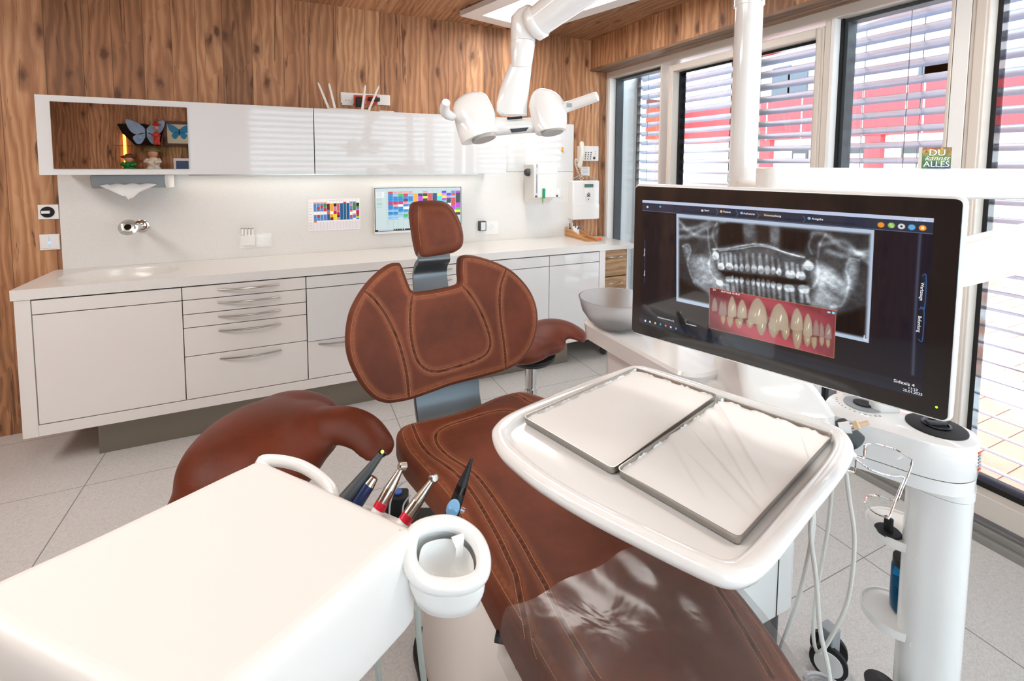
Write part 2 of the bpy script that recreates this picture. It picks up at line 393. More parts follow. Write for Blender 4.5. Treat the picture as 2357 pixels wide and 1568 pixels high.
# ---- windows: y limits found on the frame face
def wy(x): return P(x, 378, X=XF).y
ya, yb, yc, yd, ye = wy(1513), wy(1535), wy(1862), wy(1910), wy(2165)
yf = wy(2252)
fr = MB()
fr.box(XF, XF+.13, RY, WY, 2.235, 2.288)                       # head
fr.box(XF, XF+.13, WY-.03, WY, .05, 2.235)                   # post at the back wall
struct(fr.build('trim_2', M_frame, bevel=.003))
th = MB(); th.box(2.455, 2.50, RY, WY, 0, .03); th.box(2.475, 2.60, RY, WY, .03, .06); th.box(2.49, 2.62, RY, WY, .06, .075)
struct(th.build('trim_3', M_steel if False else mat('grey_threshold', (150, 149, 145), .4, metal=.3), bevel=.002))
struct(box('trim_4', M_framew, XF+.005, 2.60, WY-.045, WY-.028, .07, 2.235, bevel=.002))
def window(n, y0, y1, sash, glass_x, ztop, zbot, jamb=True, fw=.05):
    """a pane between y0 (towards the camera) and y1, with its own sash, gasket and glass"""
    f = MB(); x0, x1 = XF+.005, XF+.085
    if sash:
        f.box(x0, x1, y1, y1+fw, zbot-.09, ztop+fw); f.box(x0, x1, y0-fw, y0, zbot-.09, ztop+fw)
        f.box(x0, x1, y0, y1, ztop, ztop+fw); f.box(x0, x1, y0, y1, zbot-.09, zbot)
        f.box(x0-.006, x0+.02, y1+.008, y1+fw-.014, zbot-.08, ztop+fw-.012); f.box(x0-.006, x0+.02, y0-fw+.014, y0-.008, zbot-.08, ztop+fw-.012)
    else:
        f.box(x0, x1, y0-.012, y0, zbot-.09, ztop+.02); f.box(x0, x1, y0, y1, zbot-.09, zbot)
    w_ = struct(f.build('window_%d' % n, M_frame, bevel=.003)); w_['label'] = 'window frame %d' % n
    g = MB(); gx = glass_x; t = .016
    g.box(x1-.02, gx+.03, y0, y0+t, zbot, ztop); g.box(x1-.02, gx+.03, y1-t, y1, zbot, ztop)
    g.box(x1-.02, gx+.03, y0+t, y1-t, ztop-t, ztop); g.box(x1-.02, gx+.03, y0+t, y1-t, zbot, zbot+t*1.5)
    g.build('gasket', M_blackg if sash else M_gasket, w_)
    MB().box(gx, gx+.006, y0+t*.5, y1-t*.5, zbot+.005, ztop-.005).build('glass_pane', M_glass, w_, smooth=False)
    return w_
window(1, ya, WY-.05, False, 2.575, 2.232, .17)
w2 = window(2, yc, yb-.03, True, 2.555, 2.165, .19, fw=.045)
window(3, ye, yd, False, 2.575, 2.232, .17)
w4 = window(4, -.90, yf, True, 2.555, 2.19, .19, fw=.055)
struct(MB().box(XF+.004, XF+.10, yd+.030, yc-.047, .08, 2.235).build('trim_9', M_frame, bevel=.002))
struct(MB().box(XF+.004, XF+.10, yf+.057, ye-.014, .08, 2.235).build('trim_10', M_framew, bevel=.002))
struct(MB().box(XF+.003, XF+.10, ye-.034, ye-.0141, .08, 2.235).build('trim_11', M_frame, bevel=.002)) if False else None
# white inner reveals and the mullions that stay between the panes
mu = MB(); mu.box(XF+.002, XF+.10, yd+.012, yd+.030, .08, 2.235); struct(mu.build('trim_5', M_framew, bevel=.002))
struct(MB().box(XF+.002, XF+.10, ye-.012-.0, ye+.0, .08, 2.235).build('trim_6', M_frame, bevel=.002))
struct(MB().box(XF+.05, XF+.10, yd, yd+.012, .08, 2.235).build('trim_7', M_black))
lk = MB().box(XF+.055, XF+.06, yd+.001, yd+.014, 1.36, 1.42).build('lock_keeper', M_chrome, bpy.data.objects['trim_5'])
# ---- blinds outside
def slat_section(cx, z, wd=.085, tilt=radians(20)):
    pts = []
    for i in range(9):
        s = i/8-.5; x = s*wd; zz = .009*(1-(2*s)**2)-.004*math.sin(s*2*pi)*0
        pts.append((x, zz))
    pts = [(cx+x*cos(tilt)+z_*sin(tilt), z-x*sin(tilt)+z_*cos(tilt)) for x, z_ in pts]
    return pts
def blind(y0, y1, label, bottom=.30, cords=()):
    t = thing('exterior_blind', label, 'blind', (2.76, (y0+y1)/2, bottom), 'venetian blinds outside the window wall')
    m = MB(); z = bottom+.05; zs = []
    while z < 2.28: zs.append(z); z += .0785
    for z in zs:
        sec = slat_section(2.76, z); up = [(x, zz+.0012) for x, zz in sec]
        ring = sec+up[::-1]
        m.loft([[Vector((x, y, zz)) for x, zz in ring] for y in (y0, y1)])
    m.build('slats', M_slat, t, angle=50)
    MB().box(2.74, 2.78, y0, y1, bottom-.012, bottom+.012).build('bottom_rail', M_gasket, t, bevel=.003)
    for y in (y0-.012, y1): box('guide_rail', M_gasket, 2.745, 2.775, y, y+.012, .0, 2.3, t)
    for y in cords:
        MB().tube([(2.80, y, bottom), (2.80, y, 2.3)], .0022, 6).build('cord', M_grey, t)
        MB().tube([(2.722, y+.02, bottom), (2.722, y+.02, 2.3)], .0018, 6).build('cord', M_grey, t)
    return t
k_ = 2.76/XF
def by(x): return P(x, 378, X=2.76).y
blind(by(1550)+.02, by(1468), 'grey slat blind in the narrow pane beside the wooden back wall', cords=(by(1500),))
blind(by(1705), by(1556)+.0, 'grey slat blind left of the white pole, behind the second pane', cords=())
blind(by(1905), by(1705)-.05, 'grey slat blind just right of the white pole')
blind(by(2240), by(1905)-.03, 'grey slat blind in the open pane with thin cords near its left end', cords=(by(1968), by(1950)-.3))
blind(-1.15, by(2240)-.04, 'grey slat blind in the pane at the right edge of the picture', bottom=.12)
# ---- glazing of the rear wall, behind the camera
def rx(px, y=-1.25): return P(px, 320, Y=WY-.356).x*(2*(WY-.356)-y)/(WY-.356)
rm = [XWIN, rx(980), rx(1046), 2.42]
for i in range(3):
    a_, b_ = rm[i], rm[i+1]
    f = MB(); 
    for q in ((a_, a_+.06, .05, 2.30), (b_-.06, b_, .05, 2.30), (a_+.06, b_-.06, 2.22, 2.30), (a_+.06, b_-.06, .05, .17)): f.box(q[0], q[1], RY-.09, RY-.01, q[2], q[3])
    w_ = struct(f.build('window_%d' % (5+i), M_frame, bevel=.003))
    MB().box(a_+.05, b_-.05, RY-.06, RY-.054, .16, 2.23).build('glass_pane', M_glass, w_, smooth=False)
    t = thing('exterior_blind', ('grey slat blind behind the camera, reflected in the left glossy doors', 'grey slat blind in the narrow rear pane behind the camera', 'grey slat blind in the rear corner pane behind the camera')[i], 'blind', ((a_+b_)/2, RY-.25, .3), 'venetian blinds outside the window wall')
    m = MB(); z = .35
    while z < 2.28:
        sec = [(yy-2.76, zz) for yy, zz in slat_section(2.76, z)]; rg_ = sec+[(yy, zz+.0012) for yy, zz in sec][::-1]
        m.loft([[Vector((x, RY-.25-yy, zz)) for yy, zz in rg_] for x in (a_+.03, b_-.03)]); z += .0785
    m.build('slats', M_slat, t, angle=50); MB().box(a_+.03, b_-.03, RY-.27, RY-.23, .29, .31).build('bottom_rail', M_gasket, t)
# ---- outside: reveal wall, post, deck, buildings
M_plaster = mat('rough_grey_plaster', (226, 232, 236), .9, bump=.6, bscale=90, var=.04, vscale=9)
box('exterior_reveal', M_plaster, 2.60, 2.86, WY-.06, WY+.3, -.1, 2.6)['kind'] = 'structure'
tag(box('exterior_post', mat('olive_metal_post', (128, 126, 112), .5), 2.84, 2.93, by(1705), by(1657)*1.0, -.05, 2.6), 'olive grey metal post outside, just left of the white pole', 'post')
box('exterior_reveal', M_dgrey, 2.60, 2.95, WY-.1, WY+.3, 2.42, 2.62)['kind'] = 'structure'
g = NT('deck_boards'); tc = g.n('TexCoord').outputs['Object']; sp = g.n('SeparateXYZ', {0: tc})
fy = g.math('FRACT', g.math('DIVIDE', sp.outputs[1], .145)); fx = g.math('FRACT', g.math('MULTIPLY', sp.outputs[1], 90))
n1 = g.noise(g.comb(g.math('MULTIPLY', sp.outputs[0], 1.0), g.math('MULTIPLY', sp.outputs[1], 1.0)), 1.3, 4, .55, .3)
n2 = g.noise(tc, 12, 3)
col = g.mix(n2, lin((176, 112, 92)), lin((205, 142, 118)))
col = g.mix(g.math('MULTIPLY', g.ss(fx, .6, .9), .25), col, lin((150, 92, 76)))
col = g.mix(g.math('LESS_THAN', fy, .04), col, lin((90, 50, 40)))
col = g.mix(g.ss(g.math('ADD', n1, g.math('MULTIPLY', n2, .03)), .535, .55), col, (.92, .94, .97))
g.link(col, g.b.inputs['Base Color']); g.b.inputs['Roughness'].default_value = .8
box('terrace_deck', g.m, 2.62, 9.0, -6, 12, -.12, -.02)['kind'] = 'structure'
box('terrace_deck', g.m, -6, 2.62, -6, RY-.12, -.12, -.02)['kind'] = 'structure'
box('terrace_kerb', mat('wet_slate', (84, 88, 92), .3), 2.60, 2.66, -6, WY, -.02, .035)['kind'] = 'structure'
M_red = mat('red_cladding', (196, 60, 66), .6, var=.1, vscale=.7)
M_red2 = mat('orange_red_cladding', (206, 70, 48), .6, var=.06, vscale=.7)
M_rend = mat('white_render', (236, 236, 236), .8)
M_wing = mat('dark_window_glass', (70, 82, 92), .1)
def zat(x, y, X): return P(x, y, X=X).z
bx = 9.0
b1 = thing('red_banded_building', 'white building across the terrace with a wide red band and small windows', 'building', (bx+2, 4, -.1))
zt, zb = zat(2050, 199, bx), zat(2050, 309, bx)
box('red_band', M_red, bx-.05, bx+4, -8, 9.19, zb, zt, b1)
box('ground_storey', M_rend, bx+.1, bx+4, -8, 9.18, -.1, zb-.002, b1)
box('upper_storey', M_rend, bx+1.2, bx+4.5, -8, 8.0, zt+.002, 6.8, b1)
for px in (1895, 2010, 2235, 1762): 
    q = P(px, 345, X=bx); box('red_pier', M_red, bx-.04, bx+.12, q.y-.12, q.y+.12, -.1, zb, b1)
for px in (1835, 1912, 1965, 2095, 2200):
    q = P(px, 356, X=bx); wn = box('window', M_dgrey, bx+.07, bx+.12, q.y-.16, q.y+.16, q.z-.12, q.z+.12, b1); box('pane', M_rend, bx+.06, bx+.075, q.y-.12, q.y+.12, q.z-.1, q.z+.02, wn)
for px in (1800, 1838, 1925, 2150, 2165):
    q = P(px, 190, X=bx+1.2); wn = box('window', M_wing, bx+1.15, bx+1.22, q.y-.22, q.y+.22, q.z-.35, q.z+.35, b1)
for px in (1770, 1850, 1990, 2090, 2130): 
    q = P(px, 250, X=bx); box('panel_joint', M_rend, bx-.055, bx-.04, q.y-.012, q.y+.012, zb, zt, b1)
# lower wing that closes the courtyard, seen in the panes left of the pole
yb2 = 9.2
b2 = thing('red_fascia_wing', 'building wing with orange red fascia and dark eaves, behind the narrow panes', 'building', (5.5, yb2+1, -.1))
t1, t2 = P(1600, 252, Y=yb2).z, P(1600, 322, Y=yb2).z
box('fascia', M_red2, 3.2, bx+1, yb2, yb2+2.5, t2, t1, b2)
box('eaves', mat('dark_eaves', (88, 44, 40), .7), 3.2, bx-.2, yb2-.06, yb2+2.5, t1+.002, t1+.16, b2)
box('facade', M_rend, 3.2, bx-.2, yb2+.4, yb2+2.5, -.1, t2-.002, b2)
dr = box('terrace_door', mat('pale_green_glass', (196, 206, 180), .15), 5.9, 8.3, yb2+.36, yb2+.41, -.05, 1.75, b2)
for x in (6.7, 7.5): box('door_mullion', M_framew, x, x+.07, yb2+.32, yb2+.37, -.05, 1.75, dr)

# ================================================================== FITTED CABINETS
def fx_(x, y=700): return P(x, y, Y=FY).x
def handle(parent, xc, z, L=.30, y=FY, m=None):
    pts = []; rr = []
    for i in range(15):
        s = i/14*2-1
        pts.append((xc+s*L/2, y-.004-.026*(1-s*s), z+.0)); rr.append(.0035+.0022*(1-s*s))
    return MB().tube(pts, rr, 8).build('handle', M_steel, parent)
def front(name, parent, x0, x1, z0, z1, m=M_lacq2, y=FY, label=None):
    g_ = .0022
    return box(name, m, x0+g_, x1-g_, y, y+.019, z0+g_, z1-g_, parent, bevel=.0015, label=label)
def base_cab(x0, x1, label, name='base_cabinet'):
    t = thing(name, label, 'cabinet', ((x0+x1)/2, FY+.2, .235))
    box('cabinet_body', M_gap, x0+.0005, x1-.0005, FY+.0195, (WY-.004 if x0 > -1 else FY+.03), .233, .8475, t)
    return t
XL, XR = -1.205, 2.150
c1 = base_cab(-1.137, -.543, 'white handleless cabinet under the washbasin, leftmost of the row')
front('drawer_front', c1, -1.137, -.543, .774, .845); front('door', c1, -1.137, -.543, .235, .774)
c2 = base_cab(-.543, .055, 'white cabinet with five drawers and bow handles, beside the basin cabinet')
for z0, z1 in ((.774, .845), (.697, .774), (.624, .697), (.469, .624), (.235, .469)):
    d = front('drawer', c2, -.543, .055, z0, z1)
    handle(d, -.232, z1-.028 if z1-z0 < .09 else z1-.033)
c3 = base_cab(.055, .48, 'white cabinet with glossy flap above one drawer, left of the leather backrest')
front('drawer_front', c3, .055, .48, .774, .845, M_lacq); front('flap_door', c3, .055, .48, .461, .774, M_lacq, y=FY-.006, label='mirror-glossy white flap')
d = front('drawer', c3, .055, .48, .235, .461); handle(d, .265, .44)
c4 = base_cab(.48, 1.08, 'white drawer cabinet mostly hidden behind the leather backrest and headrest')
for z0, z1 in ((.774, .845), (.697, .774), (.624, .697), (.469, .624), (.235, .469)):
    d = front('drawer', c4, .48, 1.08, z0, z1); handle(d, .78, z1-.028 if z1-z0 < .09 else z1-.033)
c5 = base_cab(1.08, 1.66, 'white cabinet with narrow drawer front over a door, right of the backrest')
front('drawer_front', c5, 1.08, 1.66, .768, .845, M_lacq); front('door', c5, 1.08, 1.66, .235, .768, M_lacq)
c6 = base_cab(1.66, 2.092, 'narrow white cabinet with door, last of the row beside the wooden drawers')
front('drawer_front', c6, 1.66, 2.092, .768, .845, M_lacq); front('door', c6, 1.66, 2.092, .235, .768, M_lacq)
cf = thing('cabinet_surround', 'white frame of side panels and bottom rail around the base cabinets', 'cabinet frame', (.47, 3.2, .178))
box('side_panel', M_lacq2, XL+.008, -1.139, FY, WY-.004, .178, .8495, cf, bevel=.001)
box('side_panel', M_lacq2, 2.094, XR-.004, FY, WY-.004, .178, .8495, cf, bevel=.001)
box('bottom_rail', M_lacq2, -1.1385, 2.0935, FY, WY-.004, .178, .2325, cf, bevel=.001)
tag(box('plinth', M_plinth, -.937, P(1305, 833, Y=3.018).x, 3.018, WY-.004, 0, .1775), 'brushed metal plinth carrying the white base cabinets', 'plinth')
# worktop with moulded basin
def worktop():
    m = MB(); z1, z0 = .9, .8502; y0, y1 = FY-.004, WY-.002; xa, xb, xc = XL-.002, -.42, XR
    bxc, byc, ra, rb = -.85, 3.185, .262, .178; n = 64
    outer = []; inner = []
    for i in range(n):
        a = 2*pi*i/n+pi/n; c, s = cos(a), sin(a)
        tx = ((xb-bxc) if c > 0 else (xa-bxc))/c if abs(c) > 1e-6 else 1e9
        ty = ((y1-byc) if s > 0 else (y0-byc))/s if abs(s) > 1e-6 else 1e9
        t = min(tx, ty); outer.append(Vector((bxc+c*t, byc+s*t, z1)))
    # snap the four nearest points on to the corners
    for cx_, cy_ in ((xa, y0), (xb, y0), (xb, y1), (xa, y1)):
        i = min(range(n), key=lambda q: hypot(outer[q].x-cx_, outer[q].y-cy_)); outer[i] = Vector((cx_, cy_, z1))
    rings = [outer]
    for q, dz in ((1.0, 0), (.985, -.003), (.96, -.012), (.93, -.03), (.85, -.062), (.7, -.09), (.45, -.108), (.2, -.113), (.03, -.114)):
        rings.append([Vector((bxc+cos(atan2((o.y-byc)/rb, (o.x-bxc)/ra))*ra*q, byc+sin(atan2((o.y-byc)/rb, (o.x-bxc)/ra))*rb*q, z1+dz)) for o in outer])
    m.loft(rings, caps=False); m.f.append(tuple(9*n+j for j in range(n))); m.mi.append(0)
    low = [Vector((o.x, o.y, z0)) for o in outer]; m.loft([outer, low], caps=False)
    m.box(xb, xc, y0, y1, z0, z1)
    return m
wt = worktop().build('worktop', M_corian, smooth=True, angle=30)
tag(wt, 'long white speckled worktop with moulded oval washbasin at its left end', 'worktop')
tag(box('splashback', M_corian, -1.174, 2.142, WY-.012, WY-.0005, .9005, 1.44), 'white speckled splashback between worktop and wall cabinets', 'splashback')
tag(box('wall_panel', M_lacq, 1.30, 2.142, WY-.014, WY-.0005, 1.442, 1.833, bevel=.001), 'glossy white wall panel right of the wall cabinets', 'wall panel')
# upper cabinets
UY = WY-.35; uz0, uz1 = 1.431, 1.827
ux0, ux1, ux2 = P(82, 300, Y=UY).x, P(723, 320, Y=UY).x, P(1166, 330, Y=UY).x
u1 = thing('wall_cabinet', 'glossy white wall cabinet with a mirror set in its door', 'cabinet', ((ux0+ux1)/2, UY+.17, uz0))
box('cabinet_body', M_lacq2, ux0, ux1-.002, UY+.02, WY-.001, uz0+.003, uz1-.003, u1)
front('door', u1, ux0, ux1, uz0, uz1, M_lacq, y=UY)
a, b = P(115, 234, Y=UY), P(436, 389, Y=UY)
mr = box('mirror', M_mirror, a.x, b.x, UY-.005, UY-.0005, b.z, P(433, 248, Y=UY).z, u1, label='frameless mirror panel')
u2 = thing('wall_cabinet', 'glossy white wall cabinet right of the mirrored one, below the router', 'cabinet', ((ux1+ux2)/2, UY+.17, uz0))
box('cabinet_body', M_lacq2, ux1+.002, ux2-.03, UY+.02, WY-.001, uz0+.003, uz1-.003, u2)
front('door', u2, ux1, ux2, uz0, uz1, M_lacq, y=UY)
box('handle', M_steel, ux2-.012, ux2-.002, UY+.022, UY+.03, 1.47, 1.62, u2); MB().box(ux2-.03, ux2-.029, UY+.03, UY+.2, 1.46, 1.80).build('side_gap', M_gap, u2)
# under-cabinet light strip
ul = thing('cabinet_light', 'slim light strip under the white wall cabinets', 'light', (.35, UY+.24, uz0-.004))
box('light_housing', M_steel, -.55, 1.25, UY+.225, UY+.255, uz0-.008, uz0+.002, ul)
l = area_light('light_strip', (.35, UY+.24, uz0-.012), 1.9, .02, STRIP, (1, .90, .78)); attach(l, ul)
# wooden drawer unit with white top, next to the window
pd = thing('drawer_unit', 'wood-fronted drawer unit on castors beside the window', 'drawer unit', (2.27, 3.15, 0))
px0, px1, py0 = 2.158, 2.372, FY+.03
box('cabinet_body', M_gap, px0, px1, py0+.018, WY-.01, .14, .842, pd); box('side_panel', M_lacq2, px1+.001, px1+.014, py0, WY-.01, .14, .842, pd)
for z0, z1 in ((.636, .84), (.392, .632), (.145, .388)):
    d = front('drawer', pd, px0, px1, z0, z1, M_drawerwood, y=py0, label='wood-grain front'); handle(d, (px0+px1)/2-.01, z1-.05, .15, y=py0)
for x, y in ((px0+.04, py0+.05), (px1-.04, py0+.05)):
    cs = MB().lathe([(.028, -.012), (.030, -.009), (.030, .009), (.028, .012)], axis_M((x, y, .032), (1, .3, 0)), 20); cs.box(x-.018, x+.018, y-.014, y+.014, .05, .075); cs.tube([(x, y, .07), (x, y, .142)], .008)
    cs.build('castor', M_dgrey, pd)
tag(box('desk_top', M_corian, XR+.001, 2.44, FY+.015, WY-.002, .8435, .8785, bevel=.002), 'white top slab on the wooden drawer unit by the window', 'desk top')

# ================================================================== CEILING LIGHTS
def ceiling_panel(c, ang, L, W_, label, z=CEIL-.004, fw=.11, thick=.035, k=1.0):
    t = thing('ceiling_light', label, 'ceiling light', (c[0], c[1], z-thick), 'flat ceiling light panels')
    M = Matrix.Translation((c[0], c[1], z)) @ Matrix.Rotation(ang, 4, 'Z')
    f = MB()
    for x0, x1, y0, y1 in ((-W_/2, W_/2, L/2-fw, L/2), (-W_/2, W_/2, -L/2, -L/2+fw), (-W_/2, -W_/2+fw, -L/2+fw, L/2-fw), (W_/2-fw, W_/2, -L/2+fw, L/2-fw)):
        f.box(x0, x1, y0, y1, -thick, 0, M)
    f.build('frame', M_framew, t)
    MB().box(-W_/2+fw, W_/2-fw, -L/2+fw, L/2-fw, -thick+.008, -thick+.012, M).build('diffuser', M_emit, t, smooth=False)
    l = area_light('lamp_light', (c[0], c[1], z-thick-.002), W_-2*fw, L-2*fw, LAMP*k, (1, .965, .93), (0, 0, ang)); attach(l, t)
M_emit = mat('lit_diffuser', (255, 250, 244), .5, emit=2.5)
a = radians(13)
A = P(1043, 37, Z=2.50)
wv = Vector((cos(a*.8), sin(a*.8), 0)); lv = Vector((sin(radians(18)), -cos(radians(18)), 0))
cc = A+wv*.33+lv*.72
ceiling_panel((cc.x, cc.y), radians(15), 1.44, .66, 'lit white-framed ceiling panel above the operating lamp', k=.6)
ceiling_panel((-.55, .75), radians(15), 1.44, .84, 'lit white-framed ceiling panel above the instrument table', k=.46)
ceiling_panel((1.75, .05), radians(15), 1.44, .66, 'added fill light panel, out of view above the window side column', k=.7)  # unseen panel, added to brighten the floor and column on the right
ceiling_panel((-2.1, 1.6), radians(15), 1.44, .84, 'added fill light panel, out of view over the open floor at the left', k=1.25)  # added out of view to lift the darker left side of the room

# ================================================================== THINGS ON AND NEAR THE BACK WALL
SY = WY-.0125                       # face of the splashback
def W(x, y, d=0): return P(x, y, Y=SY-d)
def Wb(x, y, d=0): return P(x, y, Y=WY-d)
def plate(name, m, xa, ya_, xb, yb_, d0, d1, parent=None, bevel=.001, wall=None):
    """flat block on the wall between two photo corners, d0..d1 metres proud of it"""
    y0 = (wall or SY)
    a, b = P(xa, ya_, Y=y0-d1), P(xb, yb_, Y=y0-d1)
    return box(name, m, min(a.x, b.x), max(a.x, b.x), y0-d1, y0-d0, min(a.z, b.z), max(a.z, b.z), parent, bevel=bevel)
def centre(xa, ya_, xb, yb_, wall=None): return P((xa+xb)/2, (ya_+yb_)/2, Y=(wall or SY))
def canvas_grid(name, canvas, M, w, h, emit, parent, rough=.5, coat=0, z=0.0):
    """a flat sheet whose colours follow a small numpy canvas (rows, cols, 3) in sRGB 0..1"""
    R_, C_ = canvas.shape[:2]
    xs = np.linspace(-w/2, w/2, C_+1); ys = np.linspace(h/2, -h/2, R_+1)
    X, Y = np.meshgrid(xs, ys); v = np.stack([X, Y, np.full_like(X, z)], -1).reshape(-1, 3)
    Ml = np.array(M); v = v @ Ml[:3, :3].T + Ml[:3, 3]
    i = (np.arange(R_)[:, None]*(C_+1)+np.arange(C_)[None, :]).ravel()
    f = np.stack([i+C_+1, i+C_+2, i+1, i], -1)
    me = bpy.data.meshes.new(name); me.vertices.add(len(v)); me.vertices.foreach_set('co', v.ravel())
    me.loops.add(f.size); me.loops.foreach_set('vertex_index', f.ravel()); me.polygons.add(len(f))
    me.polygons.foreach_set('loop_start', np.arange(len(f))*4); me.update(calc_edges=True)
    c = canvas.reshape(-1, 3); lc = np.where(c <= .04045, c/12.92, ((c+.055)/1.055)**2.4)
    ca = me.color_attributes.new('ink', 'FLOAT_COLOR', 'CORNER')
    lc4 = np.concatenate([np.repeat(lc, 4, 0), np.ones((len(f)*4, 1))], 1).astype(np.float32)
    ca.data.foreach_set('color', lc4.ravel())
    key = 'screen_%s_%s' % (emit, rough)
    if key not in MATS:
        g = NT('printed_sheet' if not emit else 'lit_screen_image'); at = g.n('Attribute', attribute_name='ink')
        if emit:
            g.link(at.outputs['Color'], g.b.inputs['Emission Color']); g.b.inputs['Emission Strength'].default_value = emit
            g.b.inputs['Base Color'].default_value = (.004, .004, .005, 1)
        else: g.link(at.outputs['Color'], g.b.inputs['Base Color'])
        g.b.inputs['Roughness'].default_value = rough; g.b.inputs['Coat Weight'].default_value = coat
        MATS[key] = g.m
    me.materials.append(MATS[key]); o = bpy.data.objects.new(name, me); COL.objects.link(o); attach(o, parent)
    return o
# ---- light switch and shutter switch on the boards, left of the splashback
t = thing('shutter_switch', 'white switch plate with dark round key dial, upper one left of the splashback', 'switch', centre(87, 472, 135, 504, WY))
plate('frame', M_framew, 86, 472, 135.5, 504, 0, .008, t, wall=WY)
a = centre(87, 472, 135, 504, WY); MB().lathe([(.030, .008), (.030, .011), (.026, .011), (.026, .009)], WALL_M(a.x, WY, a.z), 28).build('dial', M_black, t)
MB().box(-.024, .012, -.008, .008, .009, .02, WALL_M(a.x, WY, a.z)).build('key_lever', M_framew, t, bevel=.002)
t = thing('light_switch', 'white double light switch with tiny blue lamp, below the dial switch', 'switch', centre(90, 540, 138, 574, WY))
plate('frame', M_framew, 90, 540.5, 138.5, 574, 0, .008, t, wall=WY)
plate('rocker', M_white, 92.5, 542.5, 113.2, 571.5, .008, .012, t, wall=WY); plate('rocker', M_white, 114.8, 542, 136.5, 571, .008, .012, t, wall=WY)
a = P(114, 559, Y=WY-.012); MB().lathe([(.0035, .010), (.0035, .014)], WALL_M(a.x, WY, a.z), 10).build('pilot_lamp', mat('blue_led', (60, 110, 255), .3, emit=6), t)
# ---- paper towel dispenser
t = thing('paper_towel_dispenser', 'grey paper towel dispenser under the mirrored wall cabinet', 'paper towel dispenser', W(300, 418, .08))
a, b = P(212, 405, Y=SY-.16), P(385, 432, Y=SY-.16)
zt_, zb_ = uz0-.002, b.z
m = MB(); y0, y1 = SY-.19, SY-.05
prof = [(y1, zt_), (y0, zt_), (y0-.004, zt_-.02), (y0+.003, zb_+.02), (y0+.02, zb_), (y1, zb_)]
m.loft([[Vector((x, yy, zz)) for yy, zz in prof] for x in (a.x, b.x)]); m.build('dispenser_body', mat('slate_grey_shell', (150, 158, 162), .3), t, bevel=.004)
m = MB(); m.loft([[Vector((x, yy-.002*(yy < y1), zz-.002*(zz < zt_))) for yy, zz in prof] for x in (b.x-.004, b.x+.014)]); m.build('end_cap', M_whitem, t, bevel=.003)
m = MB(); rows = []
for j in range(10):
    v = j/9; row = []
    for i in range(17):
        s = i/16*2-1; wdt = .125*(1-.9*max(0, v-.15))*(1 if v > .1 else 1)
        row.append(Vector(((a.x+b.x)/2+.0+s*wdt*(.75 if v == 0 else 1), y0-.006-.012*sin(v*3)+.004*sin(s*7+v*5), zb_+.025-v*.085+.028*abs(s)**1.5*(v)+.004*sin(s*9))))
    rows.append(row)
m.loft(rows, caps=False, closed=False); tw = m.build('towel', M_paper, None, solid=.001); tag(tw, 'crumpled white paper towel hanging from the dispenser slot', 'paper towel')
# ---- sensor tap
t = thing('wall_tap', 'chrome wall-mounted tap with glass ring, above the washbasin', 'tap', W(325, 520))
a = W(327, 520); tip = P(295, 515, Y=SY-.20); tip.z = a.z+.012
m = MB(); m.lathe([(.036, 0), (.036, .008), (.030, .010), (.02, .010)], WALL_M(a.x, SY, a.z), 30); m.build('rosette', M_chrome, t)
m = MB(); m.tube([a, tip], .0195, 24); m.build('spout', M_chrome, t)
ctr = tip+Vector((0, -.004, .004)); Mx = axis_M(ctr, (.05, -.85, .35))
m = MB(); m.lathe([(.020, -.006), (.044, .000), (.044, .004), (.020, .006)], Mx, 36); m.build('glass_ring', glass_mat('clear_acrylic', (.86, .9, .92), .18), t)
m = MB(); m.lathe([(.027, -.008), (.027, .008), (.019, .009)], Mx, 30); m.build('collar', M_steel, t)
m = MB(); m.lathe([(.016, .008), (.016, .011)], Mx, 24); m.build('sensor', M_blackg, t)
# ---- switch plate with battery box
t = thing('socket_plate', 'white double wall plate under the four batteries, near the sink', 'socket', W(588, 550))
plate('frame', M_framew, 550, 541, 626, 568, 0, .006, t); plate('rocker', M_white, 589, 543, 623.5, 565, .006, .010, t); plate('charger_box', M_white, 554, 543, 587, 564, .006, .03, t)
for i in range(4):
    x = P(557.5+i*8, 534, Y=SY-.018); m = MB().tube([(x.x, x.y, x.z-.024), (x.x, x.y, x.z+.024)], .0068, 14); o = m.build('battery', M_steel, None)
    MB().tube([(x.x, x.y, x.z-.021), (x.x, x.y, x.z+.018)], .0071, 14).build('wrapper', M_framew, o)
    tag(o, '%s of four small white batteries standing on the charger' % ('leftmost', 'second from left', 'second from right', 'rightmost')[i], 'battery', 'batteries on the wall charger')
# ---- charger plug and socket right of the screen
t = thing('socket_plate', 'white double socket plate right of the headrest', 'socket', W(1120, 523))
plate('frame', M_framew, 1096, 511.5, 1147, 538, 0, .006, t)
a = W(1132, 522.5, .006); MB().lathe([(.020, .005), (.020, .010), (.017, .010), (.017, .004)], WALL_M(a.x, SY, a.z), 24).build('socket', M_white, t)
MB().box(-.006, -.003, -.002, .002, .004, .006, WALL_M(a.x, SY, a.z)).box(.003, .006, -.002, .002, .004, .006, WALL_M(a.x, SY, a.z)).build('pin_holes', M_black, t)
t = thing('plug_adapter', 'dark square plug adapter with silver face, in the socket right of the headrest', 'plug adapter', W(1111, 520, .02))
plate('adapter_body', M_dgrey, 1103.5, 510, 1119.5, 531.5, .006, .04, t, bevel=.003); plate('face', M_steel, 1107, 512, 1118, 530, .04, .042, t)
